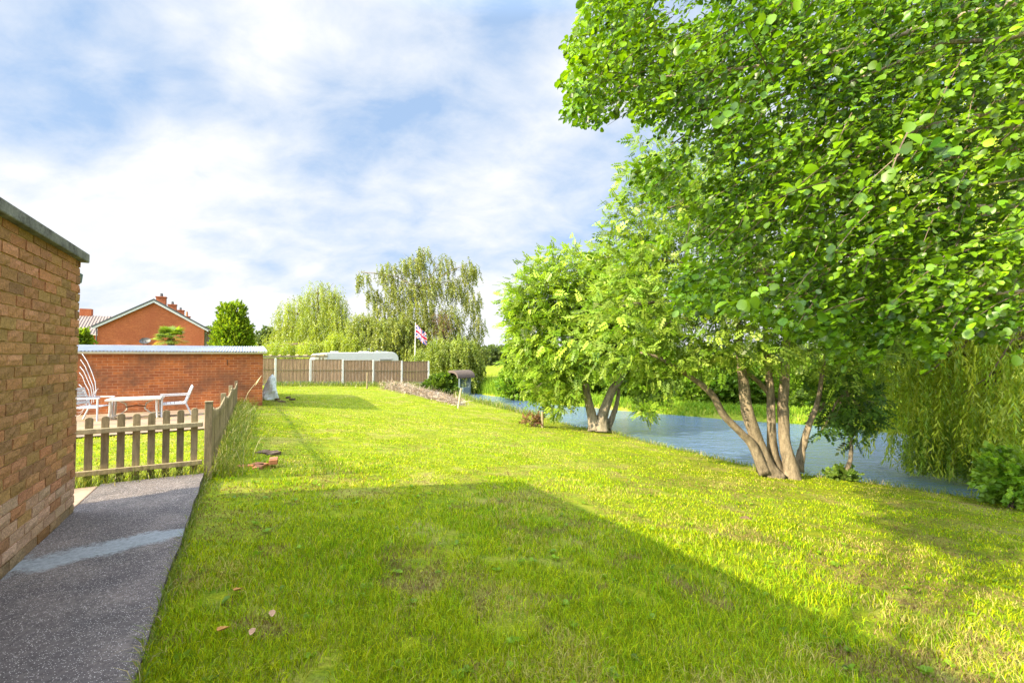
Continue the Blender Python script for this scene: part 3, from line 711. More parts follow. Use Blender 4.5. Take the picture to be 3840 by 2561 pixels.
MB().prism(ar + ar2, (0, -Dp / 2 - .25, hh), (1, 0, 0), (0, 0, 1), (0, Dp + .5, 0)).build('roof', FELT, ga)
for (u, v, Y, h, lean, lab) in ((457.5, 407, 19.5, .85, .18, 'pale leaning wooden stake on the bank in front of the garden arch'),
                                (367, 380, 26.0, .95, .02, 'short wooden stake standing in weeds before the third fence panel'),
                                (503, 391, 22.5, .7, 0, 'dark stake by the water beside the garden arch'),
                                (542.5, 419, 15.6, .55, -.02, 'dark old post standing at the water edge by red stems')):
    p = at(u, v, Y); p.z = gz(p.x, p.y); st = thing('wooden_stake', lab, 'stake', p)
    MB().tube([(0, 0, -.15), (lean * h, 0, h)], [.045, .04], 7).build('shaft', WOODT if 'pale' in lab else WOOD, st)
hp = MB(); hc = []
for k in range(2400):
    t = random.random() ** .8; u = 386 + t * 72 + random.gauss(0, 4); Y = 26.8 - t * 5.5 + random.gauss(0, .5)
    p = at(u, 390, Y); zz = gz(p.x, p.y); hgt = max(.05, (1.0 - .75 * t) * .38 * math.exp(-((u - 404) / 45) ** 2) + .12)
    c = Vector((p.x, p.y, zz + random.random() ** 1.5 * hgt)); d = Vector((random.gauss(0, .6), random.gauss(0, .4), random.gauss(0, .32)))
    if random.random() < .16: d = Vector((random.gauss(0, .35), 0, random.uniform(.5, 1.3)))
    d = d * random.uniform(.3, .8); e = Vector((random.gauss(0, .08), random.gauss(0, .08), random.gauss(0, .08)))
    hc += [np.array(random.choice(((.26, .18, .12), (.50, .43, .35), (.36, .26, .17), (.42, .35, .28), (.14, .10, .07)))) * random.uniform(.7, 1.2)] * 9
    hp.tube([c - d * .5, c + e, c + d * .5], [random.uniform(.004, .012), .007, .003], 3, cap=False)
tag(mesh_obj('brush_heap', hp.v, hp.f, BRICK1, col=np.array(hc)), 'long heap of dry grey-brown cut branches before the fence end', 'brush heap')
sp = at(269, 405, 16.9); sz = gz(sp.x, sp.y); sv = []; sf = []
for j in range(9):
    t = j / 8
    for i in range(14):
        an = 2 * math.pi * i / 14; r_ = (.36 * (1 - t) ** .55 + .03) * (1 + .16 * math.sin(3 * an + j) + .08 * random.random())
        sv.append((r_ * .75 * math.cos(an) + .10 * t, r_ * .6 * math.sin(an), t * .95 + .03 * random.random()))
        if j: k = j * 14 + i; k2 = j * 14 + (i + 1) % 14; sf.append((k - 14, k2 - 14, k2, k))
so_ = mesh_obj('rubble_sack', sv, sf, BAG, loc=(sp.x, sp.y, sz - .04)); tag(so_, 'crumpled white sack leaning at the corner of the low brick garage', 'sack')
def brick_heap(u, v, n, lab, mat_, sprd):
    p = gp(u, v); h_ = thing('brick_pile', lab, 'bricks', p, random.uniform(0, 3))
    for k in range(n):
        MB().box((random.gauss(0, sprd), random.gauss(0, sprd * .7), .005 + .06 * (k // 3)), (.215, .102, .065), rz=random.uniform(0, 3)).build('brick', mat_, h_, bevel=.006)
brick_heap(259, 465.5, 4, 'few orange bricks half sunk in the grass by the picket fence', TERRA, .10)
brick_heap(281, 401, 7, 'low pile of dull bricks and rubble beside the low garage', BARKD, .22)
brick_heap(272, 453, 3, 'dark broken bricks in long grass beside the picket fence', BARKD, .10)
for (u, v, s_, lab) in ((223, 640, .085, 'orange-brown dry leaf on the grass, nearest the path edge'), (238, 598, .075, 'curled yellow-brown dry leaf on the shaded lawn'),
                        (272, 622, .055, 'small pink-brown dry leaf on the shaded lawn'), (252, 641, .05, 'pale pink dry leaf near the bottom of the lawn')):
    p = gp(u, v); s_ *= .75; lv = []; nL = 9
    for i in range(nL):
        t = i / (nL - 1); wd = s_ * .34 * math.sin(math.pi * min(1, t * .95 + .03)) ** .7 * (1 + .2 * (i % 2)); cz_ = s_ * (.16 + .30 * t * t)
        lv += [(-wd, s_ * (t - .5), cz_ + wd * .7), (0, s_ * (t - .5), cz_), (wd, s_ * (t - .5), cz_ + wd * .5)]
    lf = []
    for i in range(nL - 1): k = 3 * i; lf += [(k, k + 1, k + 4, k + 3), (k + 1, k + 2, k + 5, k + 4)]
    lo_ = mesh_obj('dry_leaf', lv, lf, simple('dry_leaf', (.42, .20, .05) if 'pink' not in lab else (.45, .27, .16), .25, .7, 20), loc=(p.x, p.y, p.z + .035), rz=random.uniform(0, 6))
    lo_.modifiers.new('t', 'SOLIDIFY').thickness = .002; tag(lo_, lab, 'leaf', 'dry leaves fallen on the lawn')
p = gp(627, 484); st = []
tag(mesh_obj('clod', *(lambda v, f: (v, f))([(math.cos(i * 1.047) * (.085 - .022 * j * j) * (1 + .3 * math.sin(5 * i)), math.sin(i * 1.047) * (.06 - .015 * j * j), j * .022 - .01) for j in range(3) for i in range(6)],
    [(j * 6 + i, j * 6 + (i + 1) % 6, j * 6 + 6 + (i + 1) % 6, j * 6 + 6 + i) for j in range(2) for i in range(6)] + [(12, 13, 14, 15, 16, 17)]), simple('soil', (.16, .10, .055), .3, .95, 20), loc=on_ground(gp(746, 518))),
    'brown earth clod on the sunlit lawn below the many-stemmed tree', 'clod')
#@@TREES
# ------------------------------------------------------------------ trees by the river
def put_crown(parts): return parts
def ash_crown(lumps, n, scale, base, alt, inner=.5, droop=.12):
    p, d, idx = in_lumps(lumps, n, inner)
    ax = d * .55 + R.normal(size=(n, 3)) * .6 + np.array((-.25, 0, -droop)); sc = scale * (1 + .25 * R.normal(size=n))
    nr = np.array([[0, -.3, 1.0]]) + .35 * R.normal(size=(n, 3))
    v, f = scatter(T_ASH, p, ax, np.clip(sc, scale * .5, None), 1.0, nr)
    return [(v, f, tint(n, len(T_ASH[0]), base, alt, .32))]
def organic(mb, pts, rad):                                     # a stem with swellings, ribs and a flared foot
    P_, Q = [], []
    for i in range(len(pts) - 1):
        p0, p1, p2, p3 = (Vector(pts[max(0, min(len(pts) - 1, j))]) for j in (i - 1, i, i + 1, i + 2))
        for q in range(5):
            t = q / 5; P_.append(.5 * ((2 * p1) + (p2 - p0) * t + (2 * p0 - 5 * p1 + 4 * p2 - p3) * t * t + (3 * p1 - p0 - 3 * p2 + p3) * t ** 3)); Q.append(rad[i] * (1 - t) + rad[i + 1] * t)
    P_.append(Vector(pts[-1])); Q.append(rad[-1]); n = 16; i0 = len(mb.v); ph = random.uniform(0, 6)
    mb.tube(P_, Q, n)
    for k in range(len(P_)):
        fl = .45 * math.exp(-k / 2.2)
        for j in range(n):
            an = 2 * math.pi * j / n; f = .88 + .09 * math.sin(3 * an + ph + .35 * k) + .05 * math.sin(7 * an + ph - .2 * k) + .07 * random.random() + fl * (.45 + .55 * math.sin(4 * an + ph))
            mb.v[i0 + k * n + j] = P_[k] + (mb.v[i0 + k * n + j] - P_[k]) * f
def tree(name, label, cat, base, lumps, stems, crownparts, bark, group=None, matl=None, r0=.12, trunk='trunk'):
    t = thing(name, label, cat, base, 0, group); off = Vector(base)
    mb = MB()
    for pts, rad in stems: organic(mb, pts, rad)
    limbs(mb, stems[0][0][-1], r0, lumps[:9])
    mb.v = [p - off for p in mb.v]; mb.build(trunk, bark, t, smooth=True)
    cr = crown('crown', [(v - np.array(off), f, c) for v, f, c in crownparts], matl or LEAF, t); return t
# the many-stemmed ash
b1 = gp(779, 477); Y1 = b1.y; k1 = Y1 / F
def S1(seq): return [at(u, v, Y1 + dy) for u, v, dy in seq]
st1 = [(S1([(792, 480, 0), (790, 465, 0), (785, 440, 0), (783, 410, .1), (784, 385, .1), (786, 350, .2), (790, 300, .3)]), [.17, .135, .11, .105, .10, .08, .04]),
       (S1([(776, 478, 0), (766, 465, 0), (757, 440, 0), (748, 412, -.1), (744, 385, -.1), (740, 355, -.1), (737, 310, 0)]), [.17, .15, .125, .12, .105, .085, .04]),
       (S1([(780, 474, .15), (773, 450, .1), (771, 420, .1), (771, 395, .2), (768, 360, .3), (764, 310, .4)]), [.12, .095, .085, .08, .07, .035]),
       (S1([(764, 472, -.05), (752, 444, -.1), (741, 432, -.15), (724, 415, -.2), (711, 393, -.3), (690, 376, -.4), (660, 358, -.5), (640, 352, -.5)]), [.11, .09, .075, .07, .065, .05, .035, .015]),
       (S1([(797, 470, .2), (803, 445, .3), (810, 422, .3), (818, 400, .35), (822, 375, .4), (826, 350, .4)]), [.09, .07, .06, .05, .04, .02]),
       (S1([(812, 415, .3), (824, 404, .4), (835, 385, .5)]), [.045, .035, .015]),
       (S1([(774, 400, .25), (762, 385, .3), (748, 372, .4), (735, 360, .5)]), [.06, .05, .035, .015])]
l1 = [lump(660, 290, Y1, 62, 62), lump(622, 330, Y1 - .3, 52, 50), lump(715, 250, Y1 + .3, 70, 75), lump(665, 215, Y1 + .6, 50, 48), lump(640, 180, Y1 + .8, 26, 26), lump(770, 300, Y1 + .4, 70, 60),
      lump(700, 330, Y1 - .4, 60, 42), lump(840, 330, Y1 + .6, 60, 62), lump(800, 230, Y1 + 1, 70, 70), lump(880, 300, Y1 + 1, 60, 70), lump(630, 265, Y1 + .4, 40, 50), lump(760, 345, Y1 - .3, 55, 24), lump(845, 385, Y1 + .7, 36, 22),
      lump(690, 180, Y1 + 1.2, 45, 45), lump(648, 140, Y1 + 1, 20, 26), lump(618, 215, Y1 + .6, 16, 22), lump(740, 180, Y1 + 1.5, 60, 60), lump(678, 360, Y1 - .2, 36, 12), lump(655, 376, Y1 - .3, 24, 10), lump(648, 350, Y1, 30, 20), lump(705, 356, Y1 + .6, 30, 16)]
tree('ash_tree', 'many-stemmed ash tree with pale trunks on the bank, nearest standing tree', 'tree', b1, l1, st1,
     ash_crown(l1, 10500, .21, (.12, .225, .012), (.28, .36, .05)), BARK, r0=.10)
# the second riverside tree
b2 = gp(597, 431.5); Y2 = b2.y
def S2(seq): return [at(u, v, Y2 + dy) for u, v, dy in seq]
st2 = [(S2([(601, 430, 0), (602, 418, 0), (606, 405, 0), (612, 390, 0), (622, 375, 0), (630, 350, .2)]), [.26, .21, .17, .15, .12, .05]),
       (S2([(594, 429, 0), (592, 415, 0), (589, 402, 0), (586, 388, 0), (584, 370, .2), (580, 340, .3)]), [.22, .17, .15, .13, .10, .04]),
       (S2([(607, 428, .2), (613, 415, .3), (617, 402, .3), (619, 388, .4)]), [.14, .10, .08, .05])]
l2 = [lump(570, 275, Y2, 46, 30), lump(545, 300, Y2 - .3, 42, 36), lump(600, 300, Y2 + .3, 50, 45), lump(560, 340, Y2 - .3, 46, 36), lump(530, 325, Y2, 26, 34), lump(610, 335, Y2, 50, 34), lump(570, 362, Y2 - .6, 36, 20),
      lump(640, 320, Y2 + .8, 46, 50), lump(545, 385, Y2 + .2, 24, 18), lump(518, 303, Y2, 13, 12), lump(620, 270, Y2 + .8, 40, 30), lump(557, 402, Y2 - .2, 10, 15), lump(652, 378, Y2 + .5, 22, 20), lump(645, 408, Y2 - .3, 9, 12), lump(527, 360, Y2 + .8, 26, 14), lump(640, 372, Y2 + .8, 22, 16), lump(662, 398, Y2 + .5, 10, 8), lump(572, 388, Y2 - .6, 12, 10)]
tree('ash_tree', 'leafy two-stemmed tree with a whitish trunk, leaning over the river bank', 'tree', b2, l2, st2,
     ash_crown(l2, 10500, .30, (.13, .235, .01), (.28, .365, .035), .4, .18), BARKL, r0=.12)
# sapling and bank shrubs
b3 = on_ground(PA(4.6, 10.7)); Y3 = b3.y
st3 = [([at(843, 486, Y3), at(846, 472, Y3), at(851, 455, Y3), at(850, 435, Y3), at(848, 412, Y3), at(846, 390, Y3)], [.06, .05, .04, .034, .03, .012])]
l3 = [lump(850, 400, Y3, 34, 22), lump(836, 420, Y3 - .1, 16, 9), lump(862, 418, Y3, 20, 12), lump(852, 437, Y3, 8, 7), lump(824, 430, Y3, 8, 5)]
tree('young_tree', 'thin young tree with one bare stem at the water edge', 'tree', b3, l3, st3, ash_crown(l3, 420, .22, (.05, .11, .015), (.09, .17, .02), .2), BARK, r0=.02)
def bush(label, u, v, Y, ru, rv, n, sc, c0, c1, name='bush', cat='bush', tpl=None, group=None, lumps=None, droop=.1):
    p = at(u, v, Y); zb = gz(p.x, p.y); t = thing(name, label, cat, (p.x, p.y, zb), 0, group)
    L = lumps or [lump(u + random.gauss(0, ru * .35), v + random.gauss(0, rv * .25), Y + random.gauss(0, .2), ru * random.uniform(.5, .75), rv * random.uniform(.5, .8)) for k in range(5)]
    q, d, _ = in_lumps(L, n, .7); q[:, 2] = np.maximum(q[:, 2], H(q[:, 0], q[:, 1]) + .02)
    ax = d * .7 + R.normal(size=(n, 3)) * .5 + np.array((0, 0, .35 - droop)); tp = tpl or T_CLUMP
    v_, f_ = scatter(tp, q, ax, sc * (1 + .25 * R.normal(size=n))); off = np.array((p.x, p.y, zb))
    crown('foliage', [(v_ - off, f_, tint(n, len(tp[0]), c0, c1, .2))], LEAF, t)
    mb = MB()
    for k in range(5):
        l = random.choice(L); mb.tube(wobble((random.gauss(0, .05), random.gauss(0, .05), -.05), Vector(l[:3]) - Vector(off), 4, .06), [.02, .018, .015, .011, .006], 5)
    mb.build('stems', BARKD, t); return t
# far bank hedge and growth
G0, G1 = (.11, .22, .014), (.23, .34, .028)
for k, (u, v, Y, ru, rv, lab) in enumerate(((520, 385, 29, 22, 12, 'low bright bush on the far bank, right of the garden arch'),
        (640, 380, 25, 34, 22, 'low green bush on the far bank seen between the trunks of the whitish tree'), (690, 384, 23.5, 34, 24, 'green bush on the far bank left of the many-stemmed trunks'),
        (735, 384, 22.5, 32, 26, 'bush on the far bank just behind the many-stemmed trunks'), (812, 388, 21.5, 34, 28, 'rounded bush on the far bank right of the many-stemmed trunks'),
        (905, 395, 22, 34, 30, 'tall bush on the far bank behind the weeping willow strands'), (965, 390, 21, 40, 40, 'large bush on the far bank below the hanging willow at the picture edge'), (590, 380, 28, 34, 18, 'bush on the far bank behind the whitish tree crown'))):
    bush(lab, u, v, Y, ru, rv, 1300, .34, G0, G1, group='bushes along the far bank')
bush('dense clipped green bush beside the garden arch', 441, 386, 25.5, 15, 10, 500, .38, (.07, .14, .012), (.14, .21, .02))
bush('leafy shrub at the water edge under the willow', 1012, 478, 7.6, 24, 30, 420, .20, (.12, .25, .015), (.26, .38, .03))
bush('low dark weeds round the foot of the thin young tree', 838, 476, Y3 + .1, 15, 4, 130, .15, (.09, .17, .02), (.17, .25, .03))
bush('reddish dry stems by the dark post at the water', 536, 420, 15.8, 9, 4, 60, .16, (.24, .11, .07), (.22, .17, .06))
# weeping willow on the right
def strands(lumps, n, lo, hi, base, alt, tpl, wide=1.0, sway=(0, 0), inner=.55, floor=None):
    p, d, _ = in_lumps(lumps, n, inner); L = R.uniform(lo, hi, n)
    if floor is not None:
        fl = np.maximum(floor, H(p[:, 0], p[:, 1]) + .05); L = np.minimum(L, np.maximum(p[:, 2] - fl, .25))
    ax = np.stack([R.normal(size=n) * .10 + sway[0] + d[:, 0] * .12, R.normal(size=n) * .10 + sway[1] + d[:, 1] * .12, -np.ones(n)], 1)
    tv = tpl[0].copy(); v, f = scatter((tv, tpl[1]), p, ax, L, np.clip(wide / L, .2, 3))
    return [(v, f, tint(n, len(tv), base, alt, .18))]
bw = on_ground((10.9, 6.6, 0)); Yw = 10.5
lw = [lump(960, 250, Yw, 90, 60), lump(1010, 330, Yw - .5, 60, 60), lump(900, 300, Yw + .8, 60, 60), lump(1050, 220, Yw - 1, 80, 80), lump(940, 380, Yw + .3, 55, 30), lump(985, 400, Yw - .2, 60, 30), lump(1040, 400, Yw - 1.5, 60, 40), lump(880, 340, Yw + 1.2, 45, 30),
      lump(960, 170, Yw + .5, 90, 60), lump(1030, 120, Yw, 80, 70)]
stw = [([bw, bw + Vector((.1, .3, 1.5)), bw + Vector((.2, .9, 3.2)), bw + Vector((.2, 1.8, 4.6))], [.42, .33, .27, .18])]
wparts = strands(lw, 2900, 1.0, 2.4, (.18, .30, .015), (.46, .48, .03), T_WILLOW, 1.25, (-.12, -.08), .3, WATER_Z + .15)
lows = [lump(918, 440, 10.6, 16, 20), lump(950, 450, 10.2, 14, 22), lump(975, 455, 9.9, 12, 22), lump(1002, 455, 9.6, 14, 24), lump(932, 425, 10.6, 20, 20), lump(990, 430, 10.2, 30, 24)]
wparts += strands(lows, 520, .7, 1.4, (.10, .20, .012), (.28, .36, .02), T_WILLOW, 1.1, (.22, -.05), .1, WATER_Z + .1)
tree('weeping_willow', 'weeping willow with long strands hanging down to the river, at the picture edge', 'tree', bw, lw, stw, wparts, BARKD, r0=.16)
# ------------------------------------------------------------------ overhanging alder
POLY = [(574, -60), (578, 0), (568, 30), (553, 78), (568, 92), (572, 118), (590, 129), (612, 126), (628, 105), (636, 100), (634, 128), (638, 160), (640, 205), (668, 212), (676, 250), (686, 292), (722, 312), (760, 330), (800, 335), (850, 330), (900, 345), (1075, 350), (1110, -60)]
def in_poly(u, v):
    c = np.zeros(u.shape, bool); j = len(POLY) - 1
    for i in range(len(POLY)):
        (x0, y0), (x1, y1) = POLY[i], POLY[j]; c ^= ((y0 > v) != (y1 > v)) & (u < (x1 - x0) * (v - y0) / (y1 - y0 + 1e-9) + x0); j = i
    return c
def proj(p):
    c, s_ = math.cos(PITCH), math.sin(PITCH); dy = p[:, 1] * c + (p[:, 2] - EYE) * s_; dz = (p[:, 2] - EYE) * c - p[:, 1] * s_
    return 512 + F * p[:, 0] / dy, 341 - F * dz / dy
bal = on_ground((6.6, 2.2, 0)); al = thing('alder_tree', 'big alder whose leafy branches hang over the lawn close to the viewer', 'tree', bal)
NT = 12500
uu = R.uniform(540, 1100, NT); vv = R.uniform(-70, 350, NT); ok = in_poly(uu + 70 * (vnoise(uu, vv, 1 / 26., 71) - .5), vv + 90 * (vnoise(uu, vv, 1 / 30., 73) - .62) * (vv > 150))
cl_ = vnoise(uu, vv, 1 / 42.0, 31) + .5 * vnoise(uu, vv, 1 / 16.0, 37); ok &= cl_ > .60 - .16 * (uu > 800) - .2 * (vv < 60)
uu, vv = uu[ok], vv[ok]; nt = len(uu)
YY = np.clip(4.7 + 1.2 * R.normal(size=nt), 2.9, 7.2); near = R.random(nt) < .009; YY = np.where(near & (uu > 640), R.uniform(1.7, 2.6, nt), YY)
P0 = np.array([at(a_, b_, c_) for a_, b_, c_ in zip(uu, vv, YY)])
TD = np.stack([-.85 + .25 * R.normal(size=nt), .25 * R.normal(size=nt) - .1, -.45 + .28 * R.normal(size=nt)], 1); TD /= np.linalg.norm(TD, axis=1, keepdims=True)
TL = R.uniform(.30, .62, nt) * np.clip(YY / 4, .7, 1.1)
lp_, ld_, ls_, lc_ = [], [], [], []; tw = MB()
for i in range(nt):
    n = int(R.integers(9, 15)); base = P0[i]; t = (np.arange(n) + .5) / n
    bend = np.array((0, 0, -.12)) * TL[i]; pts = base + np.outer(t, TD[i]) * TL[i] + np.outer(t * t, bend)
    side = np.cross(TD[i], (0, 0, 1)); sg = np.where(np.arange(n) % 2, 1, -1)[:, None]
    ax = TD[i] * .6 + side * sg * .7 + np.array((-.1, 0, -.35)) + .55 * R.normal(size=(n, 3))
    lp_.append(pts + .012 * R.normal(size=(n, 3))); ld_.append(ax); ls_.append(R.uniform(.032, .068, n) * (.85 + .03 * YY[i])); lc_.append(np.full(n, vnoise(uu[i], vv[i], 1 / 30., 8)) * .6 + .4 * R.random(n))
    tu, tv_ = proj(np.array([base + TD[i] * TL[i] + bend])); tu2, tv2 = proj(np.array([base + TD[i] * TL[i] * .6]))
    if i % 2 == 0 and in_poly(tu, tv_)[0] and in_poly(tu2 - 12, tv2)[0]: tw.tube([Vector(base), Vector(base + TD[i] * TL[i] * .5 + bend * .25), Vector(base + TD[i] * TL[i] + bend)], [.0032, .0024, .001], 3, cap=False)
lp_ = np.concatenate(lp_); ld_ = np.concatenate(ld_); ls_ = np.concatenate(ls_); lc_ = np.concatenate(lc_)
pu, pv_ = proj(lp_); keep = in_poly(pu + 40 * (vnoise(pu, pv_, 1 / 22., 71) - .5), pv_ + 90 * (vnoise(pu, pv_, 1 / 30., 73) - .62) * (pv_ > 150)) ; keep &= (lp_[:, 1] > 1.3) & ~((pu < 596) & (pv_ > 131)) & ~((pu < 632) & (pv_ > 134))
lp_, ld_, ls_, lc_ = lp_[keep], ld_[keep], ls_[keep], lc_[keep]
nr = np.array([[-.3, -.25, .9]]) + .25 * R.normal(size=(len(lp_), 3)); v_, f_ = scatter(T_ROUND, lp_, ld_, ls_, .95, nr)
off = np.array(bal); crown('crown', [(v_ - off, f_, tint(len(lp_), len(T_ROUND[0]), (.022, .082, .004), (.19, .32, .007), .36, lc_))], LEAFG, al)
tw.v = [p - bal for p in tw.v]; tw.build('twigs', BARKD, al)
mb = MB(); top_ = bal + Vector((-.1, .3, 4.2))
mb.tube([bal + Vector((0, 0, -.1)), bal + Vector((.05, .05, 1.2)), bal + Vector((0, .15, 2.6)), top_], [.24, .19, .16, .10], 12)
BR = [([(1075, 70), (1024, 94), (967, 117), (930, 134), (888, 144), (840, 150)], 4.4, .038), ([(1075, 130), (1010, 128), (960, 132), (905, 150)], 4.0, .028), ([(1080, 262), (1024, 273), (975, 283), (930, 292), (888, 309), (850, 318)], 4.6, .022),
      ([(1075, 330), (1024, 316), (985, 308), (948, 301), (915, 297)], 5.0, .017), ([(1060, -5), (1000, 10), (930, 22), (870, 45), (800, 60), (720, 70)], 3.6, .028), ([(1050, 40), (960, 66), (890, 80), (830, 84), (760, 100)], 4.9, .034),
      ([(1070, 150), (1000, 150), (930, 160), (867, 160), (836, 169), (770, 190), (720, 215)], 4.2, .024), ([(1060, 215), (990, 214), (930, 240), (880, 250), (800, 262)], 4.7, .022), ([(1090, 110), (1020, 104), (965, 120), (925, 128), (880, 146), (850, 160)], 3.3, .022), ([(1080, 230), (1015, 205), (950, 208), (900, 226)], 3.1, .014), ([(1070, 20), (1005, 40), (945, 44), (890, 66), (850, 84)], 3.0, .016), ([(1085, 285), (1020, 290), (960, 300), (900, 326)], 3.6, .016), ([(1080, 170), (1030, 176), (985, 186), (940, 183)], 3.4, .012), ([(720, 70), (660, 80), (620, 92), (580, 96)], 3.7, .010), ([(760, 100), (710, 120), (670, 145)], 4.8, .010)]
for pts, Y, r_ in BR:
    P_ = [at(u + random.gauss(0, 1.5), v + random.gauss(0, 1.5), Y + .08 * math.sin(3 * i)) for i, (u, v) in enumerate(pts)]
    if pts[0][0] > 1000: P_ = [bal + Vector((0, .12, 2.2 + .012 * (200 - pts[0][1])))] + P_
    mb.tube(P_, [r_ * (1.5 - 1.3 * i / len(P_)) for i in range(len(P_))], 7)
mb.v = [p - bal for p in mb.v]; mb.build('trunk', BARK, al, smooth=True)
# ------------------------------------------------------------------ trees beyond the fence
Yb = 40.0; bb1 = on_ground(at(425, 372, Yb))
lb = [lump(*q) for q in ((413, 262, Yb, 15, 13), (424, 250, Yb, 9, 7), (443, 262, Yb, 12, 10), (470, 268, Yb, 9, 12), (457, 285, Yb, 14, 13), (389, 270, Yb, 14, 10), (362, 276, Yb, 8, 9), (403, 288, Yb, 20, 14), (430, 285, Yb, 16, 16),
      (374, 292, Yb, 8, 10), (472, 300, Yb, 10, 13), (386, 310, Yb, 17, 15), (418, 312, Yb - 1, 22, 18), (450, 314, Yb - 1, 15, 14), (478, 322, Yb, 9, 13), (367, 325, Yb, 10, 12), (405, 335, Yb - 1.5, 26, 18), (438, 338, Yb - 1.5, 24, 20), (464, 346, Yb - 1, 17, 18), (476, 356, Yb, 10, 14), (388, 350, Yb - 1, 20, 14))]
stb = [([bb1, at(424, 350, Yb), at(426, 320, Yb), at(424, 290, Yb)], [.38, .32, .24, .12])]
bparts = strands(lb, 2500, .5, 1.5, (.15, .19, .035), (.25, .255, .06), T_BIRCH, 1.9, (.10, 0), .25)
bt_ = tree('birch_tree', 'tall drooping birch behind the flag, with thin sky-showing branches', 'tree', bb1, lb, stb, bparts, BARKL, r0=.085)
dl = [lump(441, 324, Yb - 1.6, 10, 13), lump(446, 334, Yb - 1.6, 7, 9)]; q, d, _ = in_lumps(dl, 420, .1); v_, f_ = scatter(T_WILLOW, q, R.normal(size=(420, 3)) + np.array((0, 0, -.6)), .7, 1.3)
o_ = crown('dead_foliage', [(v_ - np.array(bb1), f_, tint(420, len(T_WILLOW[0]), (.17, .095, .06), (.24, .15, .09), .2))], LEAF, bt_); o_['label'] = 'brown dead patch in the crown'
Yl = 44.0; bl_ = on_ground(at(312, 372, Yl))
ll = [lump(318, 292, Yl, 18, 14), lump(335, 305, Yl, 14, 22), lump(300, 312, Yl, 22, 22), lump(325, 325, Yl - 1, 30, 26), lump(285, 318, Yl, 10, 18), lump(300, 340, Yl - 1.5, 28, 20), lump(340, 335, Yl - 1.5, 16, 22), lump(270, 344, Yl, 12, 12)]
stl = [([bl_, at(314, 350, Yl), at(318, 320, Yl)], [.45, .38, .22])]
tree('weeping_willow', 'yellow-green weeping willow beyond the fence, left of the birch', 'tree', bl_, ll, stl, strands(ll, 1700, 1.2, 3.2, (.18, .235, .025), (.30, .33, .04), T_WILLOW, 2.8, (.05, 0), .3), BARKD, r0=.2)
def drape(label, u, v, Y, lumps, n, lo, hi, c0, c1, tpl, wide):
    p = on_ground(at(u, v, Y))
    tree('willow_shrub', label, 'shrub', p, lumps, [([p, at(u, v - 8, Y), at(u + 1, v - 18, Y)], [.16, .12, .06])], strands(lumps, n, lo, hi, c0, c1, tpl, wide, (.06, 0), .35), BARKD, r0=.07)
drape('yellow-green drooping willow shrub behind the fence, in front of the tall willow', 330, 372, 37, [lump(337, 340, 37, 14, 10), lump(312, 346, 37, 16, 8), lump(282, 346, 38, 18, 7), lump(262, 350, 38, 10, 5), lump(352, 344, 36.5, 12, 10), lump(325, 356, 36.5, 20, 6)], 1500, .6, 1.6, (.20, .28, .02), (.38, .41, .035), T_WILLOW, 2.2)
drape('broad olive-green drooping shrub behind the caravan roof', 380, 372, 38, [lump(362, 326, 38, 16, 16), lump(385, 334, 37.5, 22, 18), lump(350, 344, 37, 16, 12), lump(402, 330, 38, 16, 18), lump(372, 350, 37, 24, 10), lump(410, 350, 37, 16, 10)], 1900, .5, 1.4, (.16, .205, .035), (.28, .30, .06), T_BIRCH, 1.7)
drape('thick olive-green drooping shrub behind the fence end, below the birch', 455, 378, 33.5, [lump(440, 352, 33.5, 16, 16), lump(462, 352, 33.5, 18, 18), lump(474, 362, 34, 10, 12), lump(425, 356, 35, 14, 10), lump(455, 372, 33, 24, 9)], 1500, .5, 1.3, (.15, .205, .03), (.27, .31, .05), T_BIRCH, 1.7)
# conifer, palm, bush by the wall
Yc = 46.0; bc_ = on_ground(at(229, 370, Yc))
lc = [lump(232.5, 348, Yc, 16, 20), lump(232, 329, Yc, 13.5, 15), lump(236.5, 315, Yc, 7, 11), lump(227.5, 316, Yc, 6.5, 11), lump(243, 338, Yc, 6.5, 16), lump(222, 340, Yc, 6, 14)]
q, d, _ = in_lumps(lc, 2600, .82); v_, f_ = scatter(T_CLUMP, q, d * .8 + np.array((0, 0, .9)) + .25 * R.normal(size=(2600, 3)), .40 * (1 + .2 * R.normal(size=2600)))
tree('conifer_tree', 'dense bright green conifer with a split top beside the terrace', 'tree', bc_, lc[1:3], [([bc_, at(229, 345, Yc), at(229, 320, Yc)], [.3, .25, .1])], [(v_, f_, tint(2600, len(T_CLUMP[0]), (.12, .22, .012), (.27, .34, .02), .2))], BARKD, r0=.1)
Yp = 25.0; bp_ = on_ground(at(170.5, 370, Yp)); hd = at(171, 338, Yp); pt = thing('palm_tree', 'small palm with frayed fronds behind the white corrugated roof', 'palm', bp_)
MB().tube([(0, 0, -.1), (0, 0, (hd.z - bp_.z) * .6), (0, 0, hd.z - bp_.z)], [.16, .15, .17], 10).build('trunk', BARKD, pt)
